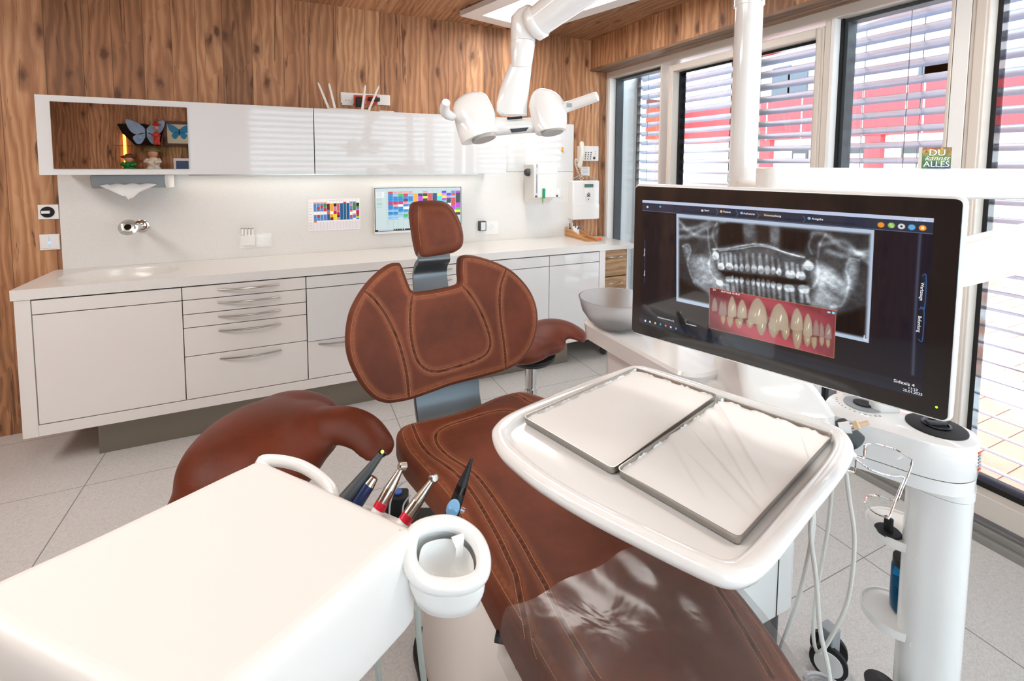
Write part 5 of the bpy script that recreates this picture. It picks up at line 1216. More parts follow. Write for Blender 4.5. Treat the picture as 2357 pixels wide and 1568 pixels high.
# ---- large screen
mon = thing('treatment_monitor', 'large black-framed screen showing a dental X-ray above a photo of teeth', 'monitor', (.81, .62, 1.11))
BLm, BRm = P(1456, 762, Z=1.11), P(2178, 968, Z=1.11); mxv = (BRm-BLm); MW = mxv.length; mxv.normalize(); mnv = Vector((mxv.y, -mxv.x, 0)); 
if mnv.dot(CAM-BLm) < 0: mnv = -mnv
MH = .340
Mm = frame_M(BLm, mxv, (0, 0, 1), mnv)
m = MB(); m.prism(rrect(MW+.014, MH+.014, .014, 6, MW/2, MH/2), -.038, -.004, Mm); m.build('housing', M_white, mon, bevel=.006, segs=3)
m = MB(); m.prism(rrect(MW+.003, MH+.003, .009, 6, MW/2, MH/2), -.004, .001, Mm); m.build('glass_front', mat('black_screen_glass', (30, 30, 31), .10, coat=1.0), mon, bevel=.0005)
sx0, sx1, sy0, sy1 = .018, MW-.030, .025, .3105
MB().lathe([(.0016, .001), (.0016, .0018)], Mm @ Matrix.Translation((MW-.012, .017, 0)), 8).build('power_light', mat('green_led', (120, 230, 40), .3, emit=3), mon)
CW, CH = 720, 414
def cs(x, y):
    px, py = 1440+x*.3571, 420+y*.3571; d = ray(px, py); t = (BLm-CAM).dot(mnv)/d.dot(mnv); q = CAM+d*t-BLm
    return ((q.dot(mxv)-sx0)/(sx1-sx0)*CW, (1-(q.z-sy0)/(sy1-sy0))*CH)
cv = np.zeros((CH, CW, 3)); YY, XX = np.mgrid[0:CH, 0:CW].astype(float)
gx_ = XX/CW; cv[:] = (.035, .045, .07); cv += np.exp(-((gx_-.1)/.12)**2)[..., None]*np.array([.0, .01, .02]); cv += (np.clip(gx_-.75, 0, 1)*.25)[..., None]*np.array([.35, .45, 1])
def paint(mask, colr, a=1.0):
    mk = (np.clip(mask, 0, 1)*a)[..., None]; cv[:] = cv*(1-mk)+np.array(colr)*mk
def addl(mask, v): cv[:] = cv+(mask*v)[..., None]*np.array([.93, .97, 1])
def blob(x, y, rx, ry, rot=0, soft=.25, crop=True):
    if crop: x, y = cs(x, y)
    rx, ry = rx*sc__, ry*sc__
    u_ = (XX-x)*cos(rot)+(YY-y)*sin(rot); v_ = -(XX-x)*sin(rot)+(YY-y)*cos(rot)
    d = np.sqrt((u_/rx)**2+(v_/ry)**2); return np.clip((1-d)/soft+.5, 0, 1)
sc__ = CW/1780.
def polym(pts, soft=1.0, crop=True):
    pp = np.array([cs(*p) if crop else p for p in pts]); x0, y0 = pp.min(0)-3; x1, y1 = pp.max(0)+3
    ia, ib, ja, jb = max(0, int(y0)), min(CH, int(y1)+2), max(0, int(x0)), min(CW, int(x1)+2)
    sx_, sy_ = XX[ia:ib, ja:jb], YY[ia:ib, ja:jb]; ins = np.zeros(sx_.shape, bool); j = len(pp)-1
    for i in range(len(pp)):
        xi, yi = pp[i]; xj, yj = pp[j]; c = ((yi > sy_) != (yj > sy_)) & (sx_ < (xj-xi)*(sy_-yi)/(yj-yi+1e-9)+xi); ins ^= c; j = i
    dd_ = seg_dist(np.stack([sx_.ravel(), sy_.ravel()], 1), pp, True).reshape(sx_.shape)
    mk = np.zeros((CH, CW)); mk[ia:ib, ja:jb] = np.clip(np.where(ins, dd_, -dd_)/max(soft, .5)+.5, 0, 1); return mk
def linem(pts, wd=1.0, soft=1.0, crop=True):
    pp = np.array([cs(*p) if crop else p for p in pts]); pp = np.array([(p.x, p.y) for p in catmull([(a, b, 0) for a, b in pp], 6)])
    x0, y0 = pp.min(0)-8*wd; x1, y1 = pp.max(0)+8*wd; ia, ib, ja, jb = max(0, int(y0)), min(CH, int(y1)+2), max(0, int(x0)), min(CW, int(x1)+2)
    mk = np.zeros((CH, CW))
    if ib <= ia or jb <= ja: return mk
    dd_ = seg_dist(np.stack([XX[ia:ib, ja:jb].ravel(), YY[ia:ib, ja:jb].ravel()], 1), pp, False).reshape(ib-ia, jb-ja); mk[ia:ib, ja:jb] = np.exp(-(dd_/wd)**2/soft); return mk
# program window chrome
paint(((YY < 9)*1.0), (.72, .76, .86)); paint(((YY >= 9) & (YY < 34))*1.0, (.13, .18, .25)); paint(((YY >= 34) & (YY < 36))*1.0, (.3, .36, .45)); paint(polym([(355, 190), (1500, 275), (1480, 262), (370, 180)]), (.10, .14, .2))
paint(((YY > CH-14))*1.0, (.10, .13, .18)); paint(((YY > CH-30) & (YY <= CH-14))*1.0, (.09, .11, .15))
# the panoramic film
film = [(328, 200), (1603, 305), (1567, 1033), (328, 763)]
paint(polym(film), (.68, .74, .82))
inner = [(345, 226), (1575, 332), (1545, 1000), (343, 740)]
im = polym(inner, 7); save = cv.copy(); cv[:] = .085
nrm = np.random.RandomState(2)
def fbm(s0, seed, octv=4, ax=1.0):
    r = np.random.RandomState(seed); out = np.zeros((CH, CW)); amp = 1
    for o_ in range(octv):
        n = int(s0*2**o_); m_ = max(2, int(n*ax)); g_ = r.rand(n+2, m_+2); fy_ = YY/CH*n; fx2 = XX/CW*m_
        i0 = fy_.astype(int); j0 = fx2.astype(int); fy_ = fy_-i0; fx2 = fx2-j0; fy_ = fy_*fy_*(3-2*fy_); fx2 = fx2*fx2*(3-2*fx2)
        out += amp*(g_[i0, j0]*(1-fy_)*(1-fx2)+g_[i0+1, j0]*fy_*(1-fx2)+g_[i0, j0+1]*(1-fy_)*fx2+g_[i0+1, j0+1]*fy_*fx2); amp *= .55
    return out/1.9
f1, f2, f3 = fbm(6, 1, ax=2), fbm(20, 2, ax=1.5), fbm(60, 3, 3, ax=1.5)
addl(np.ones((CH, CW)), .05); addl(f1, .08)
addl(blob(900, 560, 520, 210, .05, .8), .13)
# rami and body of the mandible
for pts, v in (([(370, 410), (405, 400), (420, 470), (490, 470), (560, 520), (640, 640), (640, 760), (560, 760), (440, 640), (400, 520)], .30), ([(1500, 500), (1440, 490), (1400, 620), (1260, 510), (1200, 560), (1220, 700), (1190, 800), (1340, 820), (1410, 780), (1480, 640)], .34), ([(620, 640), (900, 800), (1200, 820), (1360, 815), (1340, 860), (900, 860), (560, 760)], .12)):
    addl(polym(pts, 16), v)
addl(polym([(470, 470), (560, 450), (620, 640), (560, 720), (440, 640)], 22), .14); addl(polym([(1230, 540), (1340, 560), (1420, 700), (1250, 780)], 22), .16)
cv[:] *= (1-.35*polym([(1290, 650), (1400, 740), (1380, 760), (1270, 680)], 12))[..., None]
for pts in (([(345, 350), (420, 345), (520, 290), (640, 250)]), ([(345, 250), (430, 330), (540, 350), (600, 300)]), ([(1200, 330), (1280, 330), (1400, 420), (1560, 470)]), ([(1260, 400), (1400, 380), (1480, 440), (1570, 520)]), ([(345, 300), (450, 290), (540, 250)]), ([(1300, 440), (1420, 470), (1560, 440)])):
    addl(linem(pts, 7, 1.0), .28)
for pts in ([(370, 410), (400, 398), (420, 440), (400, 520), (440, 640)], [(1500, 500), (1450, 490), (1420, 560), (1440, 640), (1400, 780), (1330, 800)], [(560, 500), (540, 420), (530, 300)], [(590, 420), (560, 330), (590, 260)], [(1240, 480), (1250, 400), (1290, 330)], [(1200, 460), (1180, 400), (1200, 350)], [(545, 480), (540, 560), (600, 640), (660, 660)], [(1230, 500), (1240, 600), (1200, 680), (1160, 650)]):
    addl(linem(pts, 3.2, 1.0), .20)
addl(linem([(560, 430), (650, 425), (760, 405), (850, 395), (960, 420), (1040, 455), (1150, 480)], 3.0), .42); addl(linem([(600, 440), (740, 425), (860, 408), (1000, 440), (1120, 475)], 1.6), .35)
addl(blob(790, 290, 40, 70, 0, .8), .22); addl(blob(960, 310, 35, 80, 0, .8), .22); cv[:] *= (1-.75*polym([(600, 260), (750, 265), (760, 390), (600, 410)], 10))[..., None]; cv[:] *= (1-.8*polym([(1000, 300), (1190, 320), (1150, 450), (1000, 430)], 12))[..., None]; cv[:] *= (1-.5*polym([(850, 280), (930, 285), (930, 390), (850, 390)], 8))[..., None]
cv[:] *= (1-.85*polym([(600, 565), (760, 585), (900, 600), (1010, 610), (1170, 640), (1170, 660), (1000, 650), (860, 640), (640, 600)], 7))[..., None]
cv[:] *= (1-.7*polym([(345, 620), (500, 700), (600, 760), (345, 745)], 20))[..., None]; cv[:] *= (1-.85*polym([(1560, 800), (1360, 850), (900, 900), (1545, 1010)], 14))[..., None]
def tooth(x, y, w_, h_, root, br, nroots=1):
    """crown at (x,y); root points up for negative lengths"""
    sg = -1 if root < 0 else 1
    addl(blob(x, y, w_, h_, 0, .35), br*.85)
    for k in range(nroots):
        o_ = 0 if nroots == 1 else (k-.5)*w_*.95
        addl(polym([(x+o_-w_*.8/nroots, y), (x+o_+w_*.8/nroots, y), (x+o_*1.3+w_*.35+sg*8, y+root), (x+o_*1.3-w_*.3+sg*8, y+root)], 5), br*.62)
for x, y, w_, h_, r_, b_, n_ in ((580, 470, 24, 32, -45, .45, 1), (615, 540, 24, 26, -85, .5, 2), (668, 540, 26, 26, -90, .5, 2), (713, 548, 15, 24, -85, .42, 1), (748, 548, 15, 26, -95, .4, 1), (786, 548, 17, 28, -100, .38, 1), (828, 555, 19, 30, -100, .40, 1), (872, 560, 21, 32, -105, .42, 1), (914, 562, 19, 30, -100, .38, 1), (952, 566, 15, 28, -95, .36, 1), (990, 575, 15, 26, -85, .42, 1), (1062, 592, 32, 28, -80, .5, 2), (1130, 600, 28, 28, -75, .52, 2), (1180, 535, 30, 32, -40, .55, 1),
    (605, 645, 24, 22, 20, .45, 1), (672, 622, 30, 22, 100, .48, 2), (716, 625, 14, 22, 100, .42, 1), (748, 628, 14, 24, 105, .40, 1), (788, 635, 14, 26, 110, .36, 1), (822, 640, 13, 26, 115, .36, 1), (856, 642, 13, 28, 115, .40, 1), (886, 645, 13, 28, 115, .40, 1), (918, 650, 14, 28, 110, .36, 1), (952, 658, 16, 26, 100, .38, 1), (990, 668, 17, 24, 95, .42, 1), (1055, 680, 34, 26, 100, .5, 2), (1148, 685, 34, 28, 90, .55, 2)): tooth(x, y, w_, h_, r_, b_, n_)
for x, y in ((632, 548), (692, 548), (1106, 607), (975, 577), (690, 605)): addl(blob(x, y, 8, 12, 0, .4), .45)
v_ = cv[..., 0]*(.72+.56*f2)*(.76+.48*f3); v_ = np.clip(v_, 0, 1); gr = np.stack([v_*.93, v_*.98, v_*1.02], -1)
cv[:] = save*(1-im[..., None])+np.clip(gr, 0, .92)*im[..., None]
paint(linem([(1538, 985), (1538, 1010), (1556, 1013)], 1.2), (.9, .9, .9))
# the photo of teeth
ph = [(542, 675), (1356, 825), (1342, 1130), (538, 935)]; pmk = polym(ph, 1.0); save = cv.copy()
cv[:] = (.50, .22, .25); cv -= (np.clip(np.abs((XX-cs(940, 890)[0])/CW)*2-.25, 0, 1)*.45)[..., None]*np.array([.9, .5, .5]); cv += (f1-.5)[..., None]*np.array([.22, .10, .12]); cv += (f3-.5)[..., None]*.05
paint(blob(930, 770, 300, 45, .18, .9), (.66, .30, .34), .8); paint(blob(930, 1010, 330, 60, .2, .9), (.68, .28, .33), .9)
paint(polym([(600, 850), (760, 905), (920, 935), (1100, 975), (1260, 1010), (1250, 985), (1100, 945), (920, 880), (760, 870), (620, 820)], 5), (.35, .16, .15), .8)
def ptooth(x, y, w_, h_, c, up=True, a=.95):
    s_ = -1 if up else 1
    pts = [(x-w_*.35, y+s_*h_), (x+w_*.15, y+s_*h_*1.1), (x+w_*.75, y+s_*h_*.3), (x+w_, y-s_*h_*.7), (x+w_*.6, y-s_*h_), (x-w_*.6, y-s_*h_*.98), (x-w_, y-s_*h_*.7), (x-w_*.8, y+s_*h_*.3)]
    pc_ = [(p.x, p.y) for p in catmull([(a_, b_, 0) for a_, b_ in pts], 4, True)]
    paint(polym(pc_, 3.2), c, a); paint(blob(x+w_*.1, y-s_*h_*.1, w_*.6, h_*.7, 0, .9), tuple(min(1, q*1.10) for q in c), .6)
    paint(linem([(x+w_*.95, y-s_*h_*.8), (x+w_*.9, y+s_*h_*.2)], 1.2), (.40, .22, .20), .6)
    if w_ > 22: paint(blob(x+w_*.15, y-s_*h_*.05, w_*.07, h_*.32, .15, .5), (.95, .95, .95), .85); paint(blob(x-w_*.25, y-s_*h_*.25, w_*.05, h_*.15, .2, .5), (.92, .9, .88), .6)
for x, y, w_, h_ in ((630, 882, 16, 26), (675, 893, 22, 34), (733, 905, 26, 30), (803, 908, 25, 25), (877, 925, 36, 52), (957, 945, 38, 48), (1032, 965, 30, 42), (1108, 1000, 33, 68), (1172, 1015, 24, 36), (1216, 1030, 20, 36), (1265, 1020, 17, 28), (1305, 1035, 15, 26)): ptooth(x, y, w_, h_, (.60, .53, .43), False)
for x, y, w_, h_ in ((575, 788, 20, 40), (620, 812, 20, 44), (640, 815, 14, 42), (688, 803, 30, 62), (752, 818, 33, 56), (1307, 960, 24, 46), (1262, 950, 20, 42), (1228, 938, 22, 48), (1175, 922, 32, 68), (1105, 885, 42, 66), (990, 870, 66, 80), (852, 832, 64, 78)): ptooth(x, y, w_, h_, (.64, .58, .50) if w_ > 25 else (.55, .46, .44))
cv[:] = save*(1-pmk[..., None])+np.clip(cv, 0, 1)*pmk[..., None]
for a_, b_ in zip(ph, ph[1:]+ph[:1]): paint(linem([a_, ((a_[0]+b_[0])/2, (a_[1]+b_[1])/2), b_], .8), (.78, .50, .34), .8)
paint(polym([(1300, 828), (1320, 832), (1320, 842), (1300, 838)]), (.6, .85, .95)); paint(polym([(1330, 830), (1348, 833), (1348, 848), (1330, 845)]), (.5, .8, .95))
# buttons and side tabs
for (x, y, c) in ((1645, 272, (.9, .55, .15)), (1712, 275, (.55, .75, .3)), (1777, 282, (.85, .85, .85)), (1843, 287, (.35, .65, .85)), (1913, 292, (.93, .58, .15))): paint(blob(x, y, 16, 16, 0, .3), c)
paint(blob(1777, 282, 6, 6, 0, .4), (.15, .2, .25)); paint(linem([(1906, 285), (1913, 292), (1920, 299)], .9), (1, 1, 1)); paint(linem([(1920, 285), (1913, 292), (1906, 299)], .9), (1, 1, 1)); paint(linem([(1705, 266), (1720, 286)], 1.3), (.8, .8, .8))
for (x, y, c) in ((495, 180, (.85, .8, .8)), (617, 186, (.9, .7, .5)), (748, 196, (.5, .75, .9)), (883, 206, (.1, .1, .12)), (1183, 230, (.5, .75, .9)), (224, 155, (.3, .6, .7)), (142, 157, (.85, .85, .85))): paint(blob(x, y, 9, 9, 0, .4), c)
paint(polym([(862, 192), (988, 205), (1000, 218), (990, 228), (862, 215)], 1.5), (.35, .27, .13), .6)
for x in (590, 718, 852, 1150): paint(linem([(x-6, 168+(x-590)*.085), (x+6, 190+(x-590)*.085), (x-6, 206+(x-590)*.085)], .8), (.5, .55, .62), .7)
for (x, y, c) in ((128, 890, (.9, .9, .95)), (158, 897, (.8, .85, .9)), (192, 905, (.9, .75, .3)), (225, 913, (.2, .6, .75)), (259, 922, (.85, .4, .2)), (292, 931, (.8, .75, .85)), (326, 940, (.5, .6, .75))): paint(blob(x, y, 8, 9, 0, .4), c)
paint(polym([(1905, 600), (1932, 602), (1925, 800), (1898, 796)], 1.5), (.08, .12, .18)); paint(polym([(1890, 815), (1920, 818), (1912, 1012), (1885, 1008)], 1.5), (.06, .09, .14))
paint(linem([(1900, 800), (1926, 803), (1936, 603), (1912, 600)], .9), (.2, .4, .6)); paint(linem([(1885, 1008), (1912, 1012), (1922, 818), (1892, 814)], .9), (.2, .4, .6)); paint(linem([(1898, 335), (1870, 780), (1850, 1235)], 3.2), (.28, .31, .38), .8)
paint(linem([(125, 370), (125, 505)], 1.2), (.2, .3, .4)); paint(linem([(125, 515), (125, 645)], 1.2), (.2, .3, .4))
for i_ in range(CH): pass
cv[:] = np.clip(cv, 0, 1)
Msc = Mm @ Matrix.Translation(((sx0+sx1)/2, (sy0+sy1)/2, .0013))
canvas_grid('screen_image', cv, Msc, sx1-sx0, sy1-sy0, 1.0, mon, .08, coat=1.0)
M_txt = mat('lit_text', (220, 225, 232), .5, emit=.42)
def mtext(s, x, y, size, ang=0, rx=1.0):
    a_, b_ = cs(x, y); X_ = sx0+a_/CW*(sx1-sx0); Z_ = sy0+(1-b_/CH)*(sy1-sy0)
    text('screen_text', s, Mm @ Matrix.Translation((X_, Z_, .0016)) @ Matrix.Rotation(ang, 4, 'Z'), size, M_txt, mon, depth=0, sx=rx)
for s_, x, y in (('Start', 525, 181), ('Patient', 655, 190), ('Aufnahme', 797, 202), ('Untersuchung', 948, 214), ('Ausgabe', 1238, 236)): mtext(s_, x, y, .0052)
mtext('Sidexis 4', 1795, 1292, .0075); mtext('11:23', 1852, 1331, .0055); mtext('25.01.2025', 1850, 1351, .0055); mtext('Werkzeuge', 1910, 703, .0062, -pi/2); mtext('Befundung', 1893, 912, .0062, -pi/2)
mtext('Arbeitsbereiche (1)', 260, 880, .005); mtext('18.07.2025 13:18:59', 676, 712, .0046); mtext('2D', 573, 692, .005); mtext('Leuchtkasten', 424, 917, .0044)
mtext('Übersicht', 124, 450, .0044, pi/2); mtext('Galerie', 124, 585, .0044, pi/2); mtext('—    □    ×', 1870, 243, .005)
# arm that carries the screen
arm2 = thing('screen_arm', 'white slanting arm holding the large screen, at the right picture edge', 'support arm', P(2240, 600, k=.78))
m = MB(); a0, a1 = P(2205, 605, k=.82), P(2400, 560, k=.86); dd = (a1-a0).normalized(); nn = Vector((0, 0, 1)); n2 = dd.cross(nn).normalized(); n3 = n2.cross(dd)
m.loft([[p+n2*(a)+n3*b for a, b in rrect(.05, h_, .012, 4)] for p, h_ in ((a0-dd*.06, .072), (a0, .074), (a1+dd*.15, .080))]); m.build('arm_housing', M_white, arm2, angle=40)
ae = a1+dd*.13; be = bl+(br-bl).normalized()*((br-bl).length+.20); MB().tube([Vector((ae.x, ae.y, ae.z-.03)), Vector((ae.x, ae.y, 1.40)), Vector((be.x, be.y, 1.431))], .028, 18).build('link_post', M_whitem, arm2)
MB().tube([a0-dd*.05, Vector(Mm @ Vector((MW*.86, MH*.5, -.038)))], .025, 16).build('screen_joint', M_whitem, arm2)

# ================================================================== TRAY TABLE
TZ = .98
tray_t = thing('tray_table', 'white rounded tray table hanging over the dental chair', 'tray table', P(1540, 1080, Z=TZ))
to = [(1132, 993), (1141, 972), (1170, 950), (1235, 921), (1330, 883), (1425, 848), (1462, 839), (1500, 845), (1575, 868), (1650, 892), (1760, 926), (1860, 955), (1925, 978), (1955, 1000), (1966, 1030), (1955, 1062), (1925, 1105), (1860, 1185), (1800, 1262), (1765, 1300), (1735, 1320), (1700, 1327), (1650, 1318), (1560, 1278), (1450, 1224), (1340, 1168), (1240, 1108), (1180, 1062), (1145, 1028)]
tw_ = [P(*p, Z=TZ) for p in to]; tw_ = [(p.x, p.y) for p in catmull([(p.x, p.y, 0) for p in tw_], 4, True)]
tarr = np.array(tw_)
def inset(arr, d):
    tg = np.roll(arr, -1, 0)-np.roll(arr, 1, 0); tg /= np.linalg.norm(tg, axis=1)[:, None]; nm = np.stack([-tg[:, 1], tg[:, 0]], 1)
    area = np.sum(arr[:, 0]*np.roll(arr[:, 1], -1)-np.roll(arr[:, 0], -1)*arr[:, 1]); 
    if area < 0: nm = -nm
    for _ in range(4): nm = nm+np.roll(nm, 1, 0)+np.roll(nm, -1, 0); nm /= np.linalg.norm(nm, axis=1)[:, None]
    return arr+nm*d
def tr_(d, z): return [Vector((x, y, z)) for x, y in inset(tarr, d)]
m = MB(); m.loft([tr_(.055, TZ-.040), tr_(.022, TZ-.036), tr_(.006, TZ-.024), tr_(.0, TZ-.012), tr_(.0, TZ-.006), tr_(.004, TZ-.001), tr_(.012, TZ+.001), tr_(.026, TZ-.001), tr_(.030, TZ-.004), tr_(.033, TZ-.010), tr_(.036, TZ-.012), tr_(.040, TZ-.0125)]); m.build('table_shell', M_white, tray_t, angle=50)
m = MB(); m.lathe([(.05, TZ-.052), (.05, TZ-.0405)], Matrix.Translation((P(1600, 1080, Z=TZ).x, P(1600, 1080, Z=TZ).y, 0)), 30); m.build('table_boss', M_whitem, tray_t)
def metal_tray(c4, label, lab2):
    q = [P(*p, Z=TZ+.003) for p in c4]; q = [Vector((p.x, p.y, 0)) for p in q]
    def corner_round(qs, r, n=5):
        out = []
        for i in range(4):
            a, b, c = qs[i-1], qs[i], qs[(i+1) % 4]; u_ = (a-b).normalized(); v_ = (c-b).normalized()
            for j in range(n+1):
                t = j/n; p0 = b+u_*r; p1 = b+v_*r; out.append(p0*(1-t)**2+b*2*t*(1-t)+p1*t*t)
        return out
    rr_ = corner_round(q, .012); cen = sum(q, Vector())/4
    arr = np.array([(p.x, p.y) for p in rr_])
    def R2(d, z): return [Vector((x, y, z)) for x, y in inset(arr, d)]
    t = thing('metal_tray', label, 'tray', (cen.x, cen.y, TZ-.0125), 'steel trays on the tray table')
    m = MB(); zb0 = TZ-.0118; m.loft([R2(.004, zb0), R2(.002, zb0+.002), R2(.0, TZ+.003), R2(.0016, TZ+.003), R2(.0036, zb0+.003), R2(.006, zb0+.0012)]); m.build('tray_pan', M_steel, t, angle=50)
    # paper liner whose edges climb the rim
    n = 180; li = resample([(p.x, p.y) for p in rr_], 1e9 if False else .006, True); n = len(li)
    def ring(d, z, jag=0): 
        a_ = inset(li, d); return [Vector((x, y, z+(jag*(1 if (i//4) % 2 else -.3)*abs(sin(i*1.7)) if jag else 0))) for i, (x, y) in enumerate(a_)]
    m = MB(); m.loft([ring(.0028, TZ-.0035, .0038), ring(.0050, zb0+.006), ring(.010, zb0+.0035), ring(.03, zb0+.0030), ring(.06, zb0+.0028)]); p_ = m.build('paper_liner', M_paper, None, angle=80)
    tag(p_, lab2, 'paper liner', 'paper liners in the steel trays')
metal_tray([(1203, 958), (1462, 846), (1652, 908), (1411, 1079)], 'steel tray with paper liner, the left one on the tray table', 'white paper liner in the left steel tray')
metal_tray([(1418, 1078), (1660, 913), (1920, 1000), (1703, 1240)], 'steel tray with paper liner, the right one nearer the table edge', 'white paper liner in the right steel tray')
# cup holder of bent wire
ch = thing('cup_holder', 'bent steel wire cup holder clamped to the tray table corner', 'cup holder', P(1955, 1060, k=.93))
MB().loft([[P(x, y, k=.925)+Vector((0, 0, 0)) for x, y in r_] for r_ in (((1948, 1018), (1972, 1048), (1953, 1078), (1935, 1082), (1930, 1070), (1946, 1056)), )]+[[P(x, y, k=.915) for x, y in ((1950, 1020), (1974, 1050), (1955, 1080), (1937, 1084), (1932, 1072), (1948, 1058))]]).build('clamp', M_white, ch, bevel=.002)
def w3(x, y, k): return P(1820+x*.2168, 860+y*.2168, k=k)
wire1 = [w3(680, 870, .92), w3(740, 893, .93), w3(775, 890, .935), w3(788, 770, .94), w3(830, 752, .95), w3(950, 760, .98), w3(1130, 815, .98), w3(1250, 890, .95), w3(1288, 940, .93), w3(1240, 1090, .93), w3(1180, 1230, .93), w3(1130, 1355, .93), w3(1090, 1350, .96), w3(950, 1300, 1.0), w3(830, 1300, 1.0), w3(790, 1345, .97), w3(820, 1410, .94), w3(900, 1480, .92), w3(1020, 1530, .90), w3(1045, 1520, .90), w3(1110, 1350, .90), w3(1200, 1120, .90)]
wire2 = [w3(575, 1018, .905), w3(650, 1043, .91), w3(678, 1030, .91), w3(690, 925, .91), w3(710, 922, .91), w3(790, 985, .905), w3(870, 1030, .90), w3(1020, 1080, .90), w3(1180, 1095, .90), w3(1200, 1115, .90)]
MB().tube(catmull(wire1, 4), .0019, 8).build('wire_loop', M_chrome, ch); MB().tube(catmull(wire2, 4), .0019, 8).build('wire_arm', M_chrome, ch)
# hoses hanging from the table
def hose(lab, pts, r=.0048, m_=None): return tag(MB().tube(catmull([P(x, y, k=k) for x, y, k in pts], 8), r, 10).build('suction_hose', m_ or M_hose), lab, 'hose', 'pale hoses under the tray table')
hose('pale hose looping from the tray table corner down to the castor', [(1947, 1085, .95), (1955, 1150, .98), (1966, 1230, 1.0), (1962, 1320, 1.02), (1945, 1400, 1.05), (1905, 1480, 1.10), (1885, 1502, 1.12), (1875, 1485, 1.14), (1872, 1440, 1.15), (1880, 1360, 1.15), (1905, 1220, 1.08), (1917, 1090, 1.0)], .0042)
hose('pale hose running from under the table to the lower left', [(1872, 1160, 1.0), (1870, 1230, 1.02), (1850, 1330, 1.06), (1830, 1400, 1.1), (1798, 1490, 1.2)])
hose('pale hose crossing in front of the castor wheel', [(1872, 1170, .99), (1866, 1230, 1.0), (1878, 1330, 1.02), (1888, 1450, 1.05), (1905, 1530, 1.05), (1915, 1600, 1.05)])
# wheel of the trolley and coiled tube
cst = thing('castor_wheel', 'black and white castor wheel under the hanging hoses', 'castor wheel', P(1905, 1500, Z=.05))
e = P(1907, 1507, Z=.05)
for s_ in (-1, 1):
    M4 = axis_M(e+Vector((.02*s_, .012*s_, 0)), (.85*s_, .5*s_, 0)); MB().lathe([(.040, -.006), (.048, -.004), (.048, .008), (.038, .010)], M4, 28).build('tyre', M_black, cst); MB().lathe([(.036, .0), (.036, .013), (.0, .014)], M4, 24, caps=False).build('hub', M_white, cst)
MB().box(e.x-.02, e.x+.02, e.y-.02, e.y+.02, .06, .14).build('fork', M_grey, cst, bevel=.004); 
el = P(1905, 1590, Z=.12); m = MB(); pts = [el+Vector((cos(i*.35)*.055, sin(i*.35)*.055, i*.0007-.115)) for i in range(150)]
tag(MB().tube(pts, .0042, 6).build('coiled_tube', mat('clear_grey_tube', (190, 190, 192), .15)), 'coiled clear grey tube at the bottom edge beside the column', 'coiled tube')

# ================================================================== DELIVERY UNIT (left foreground)
DZ = .95
du = thing('delivery_unit', 'large white instrument table with rounded handles in the left foreground', 'delivery unit', (-.12, .75, .83))
top = [(560, 1070), (595, 1057), (640, 1070), (800, 1140), (930, 1200), (948, 1212), (945, 1228), (900, 1270), (700, 1448), (560, 1568), (470, 1645), (420, 1680), (330, 1640), (100, 1520), (-20, 1455), (-60, 1420), (-75, 1385), (-40, 1350), (20, 1318), (200, 1238), (400, 1145), (520, 1088)]
tp_ = [P(x, y, Z=DZ) for x, y in top]; ta = np.array([(p.x, p.y) for p in catmull([(p.x, p.y, 0) for p in tp_], 4, True)])
def dr_(d, z): return [Vector((x, y, z)) for x, y in inset(ta, d)]
m = MB(); m.loft([dr_(.022, DZ-.158), dr_(.008, DZ-.153), dr_(.0, DZ-.14), dr_(-.002, DZ-.03), dr_(.0, DZ-.014), dr_(.004, DZ-.005), dr_(.011, DZ-.001), dr_(.020, DZ)], caps=False)
for rg_, fl in ((inset(ta, .020), DZ), (inset(ta, .022), DZ-.158)):
    r_c = delaunay_2d_cdt([Vector(p) for p in rg_], [], [list(range(len(rg_)))], 1, 1e-7); m.add([Vector((p.x, p.y, fl)) for p in r_c[0]], [tuple(t) for t in r_c[2]])
du_body = m.build('table_body', M_whitem, du, angle=60)
# handles: oval loops beside the body
def ring_handle(pts, k_r, parent, name, flat=1.0):
    path = catmull(pts, 7, True); n = len(path); cen = sum(path, Vector())/n; m = MB(); rings = []
    for i, p in enumerate(path):
        t = (path[(i+1) % n]-path[i-1]).normalized(); o_ = (p-cen); o_ -= t*o_.dot(t); o_.normalize(); u_ = t.cross(o_)
        rings.append([p+o_*cos(a_)*k_r[0]+u_*sin(a_)*k_r[1] for a_ in [2*pi*j/14 for j in range(14)]])
    vs = [v for r_ in rings for v in r_]; m.add(vs, [(i*14+j, i*14+(j+1) % 14, ((i+1) % n)*14+(j+1) % 14, ((i+1) % n)*14+j) for i in range(n) for j in range(14)])
    return m.build(name, M_white, parent)
zz_ = DZ-.012
rh = [P(x, y, Z=z) for x, y, z in ((958, 1222, DZ-.012), (1010, 1205, DZ-.012), (1052, 1210, DZ-.020), (1092, 1238, DZ-.030), (1112, 1280, DZ-.040), (1108, 1322, DZ-.052), (1078, 1345, DZ-.060), (1030, 1352, DZ-.062), (980, 1342, DZ-.056), (949, 1310, DZ-.043), (942, 1265, DZ-.026))]
ring_handle(rh, (.0115, .014), du, 'oval_handle')
cb = sum(rh, Vector())/len(rh); pth = catmull(rh, 4, True)
m = MB(); m.loft([[cb+(p-cb)*q+Vector((0, 0, dz)) for p in pth] for q, dz in ((.74, -.012), (.66, -.035), (.45, -.048), (.1, -.052))], caps=False)
m.loft([[cb+(p-cb)*q+Vector((0, 0, dz)) for p in pth] for q, dz in ((1.02, .0), (1.06, -.012), (1.04, -.032), (.92, -.052), (.6, -.066), (.1, -.070))], caps=False); m.build('hand_well', M_white, du, angle=80)
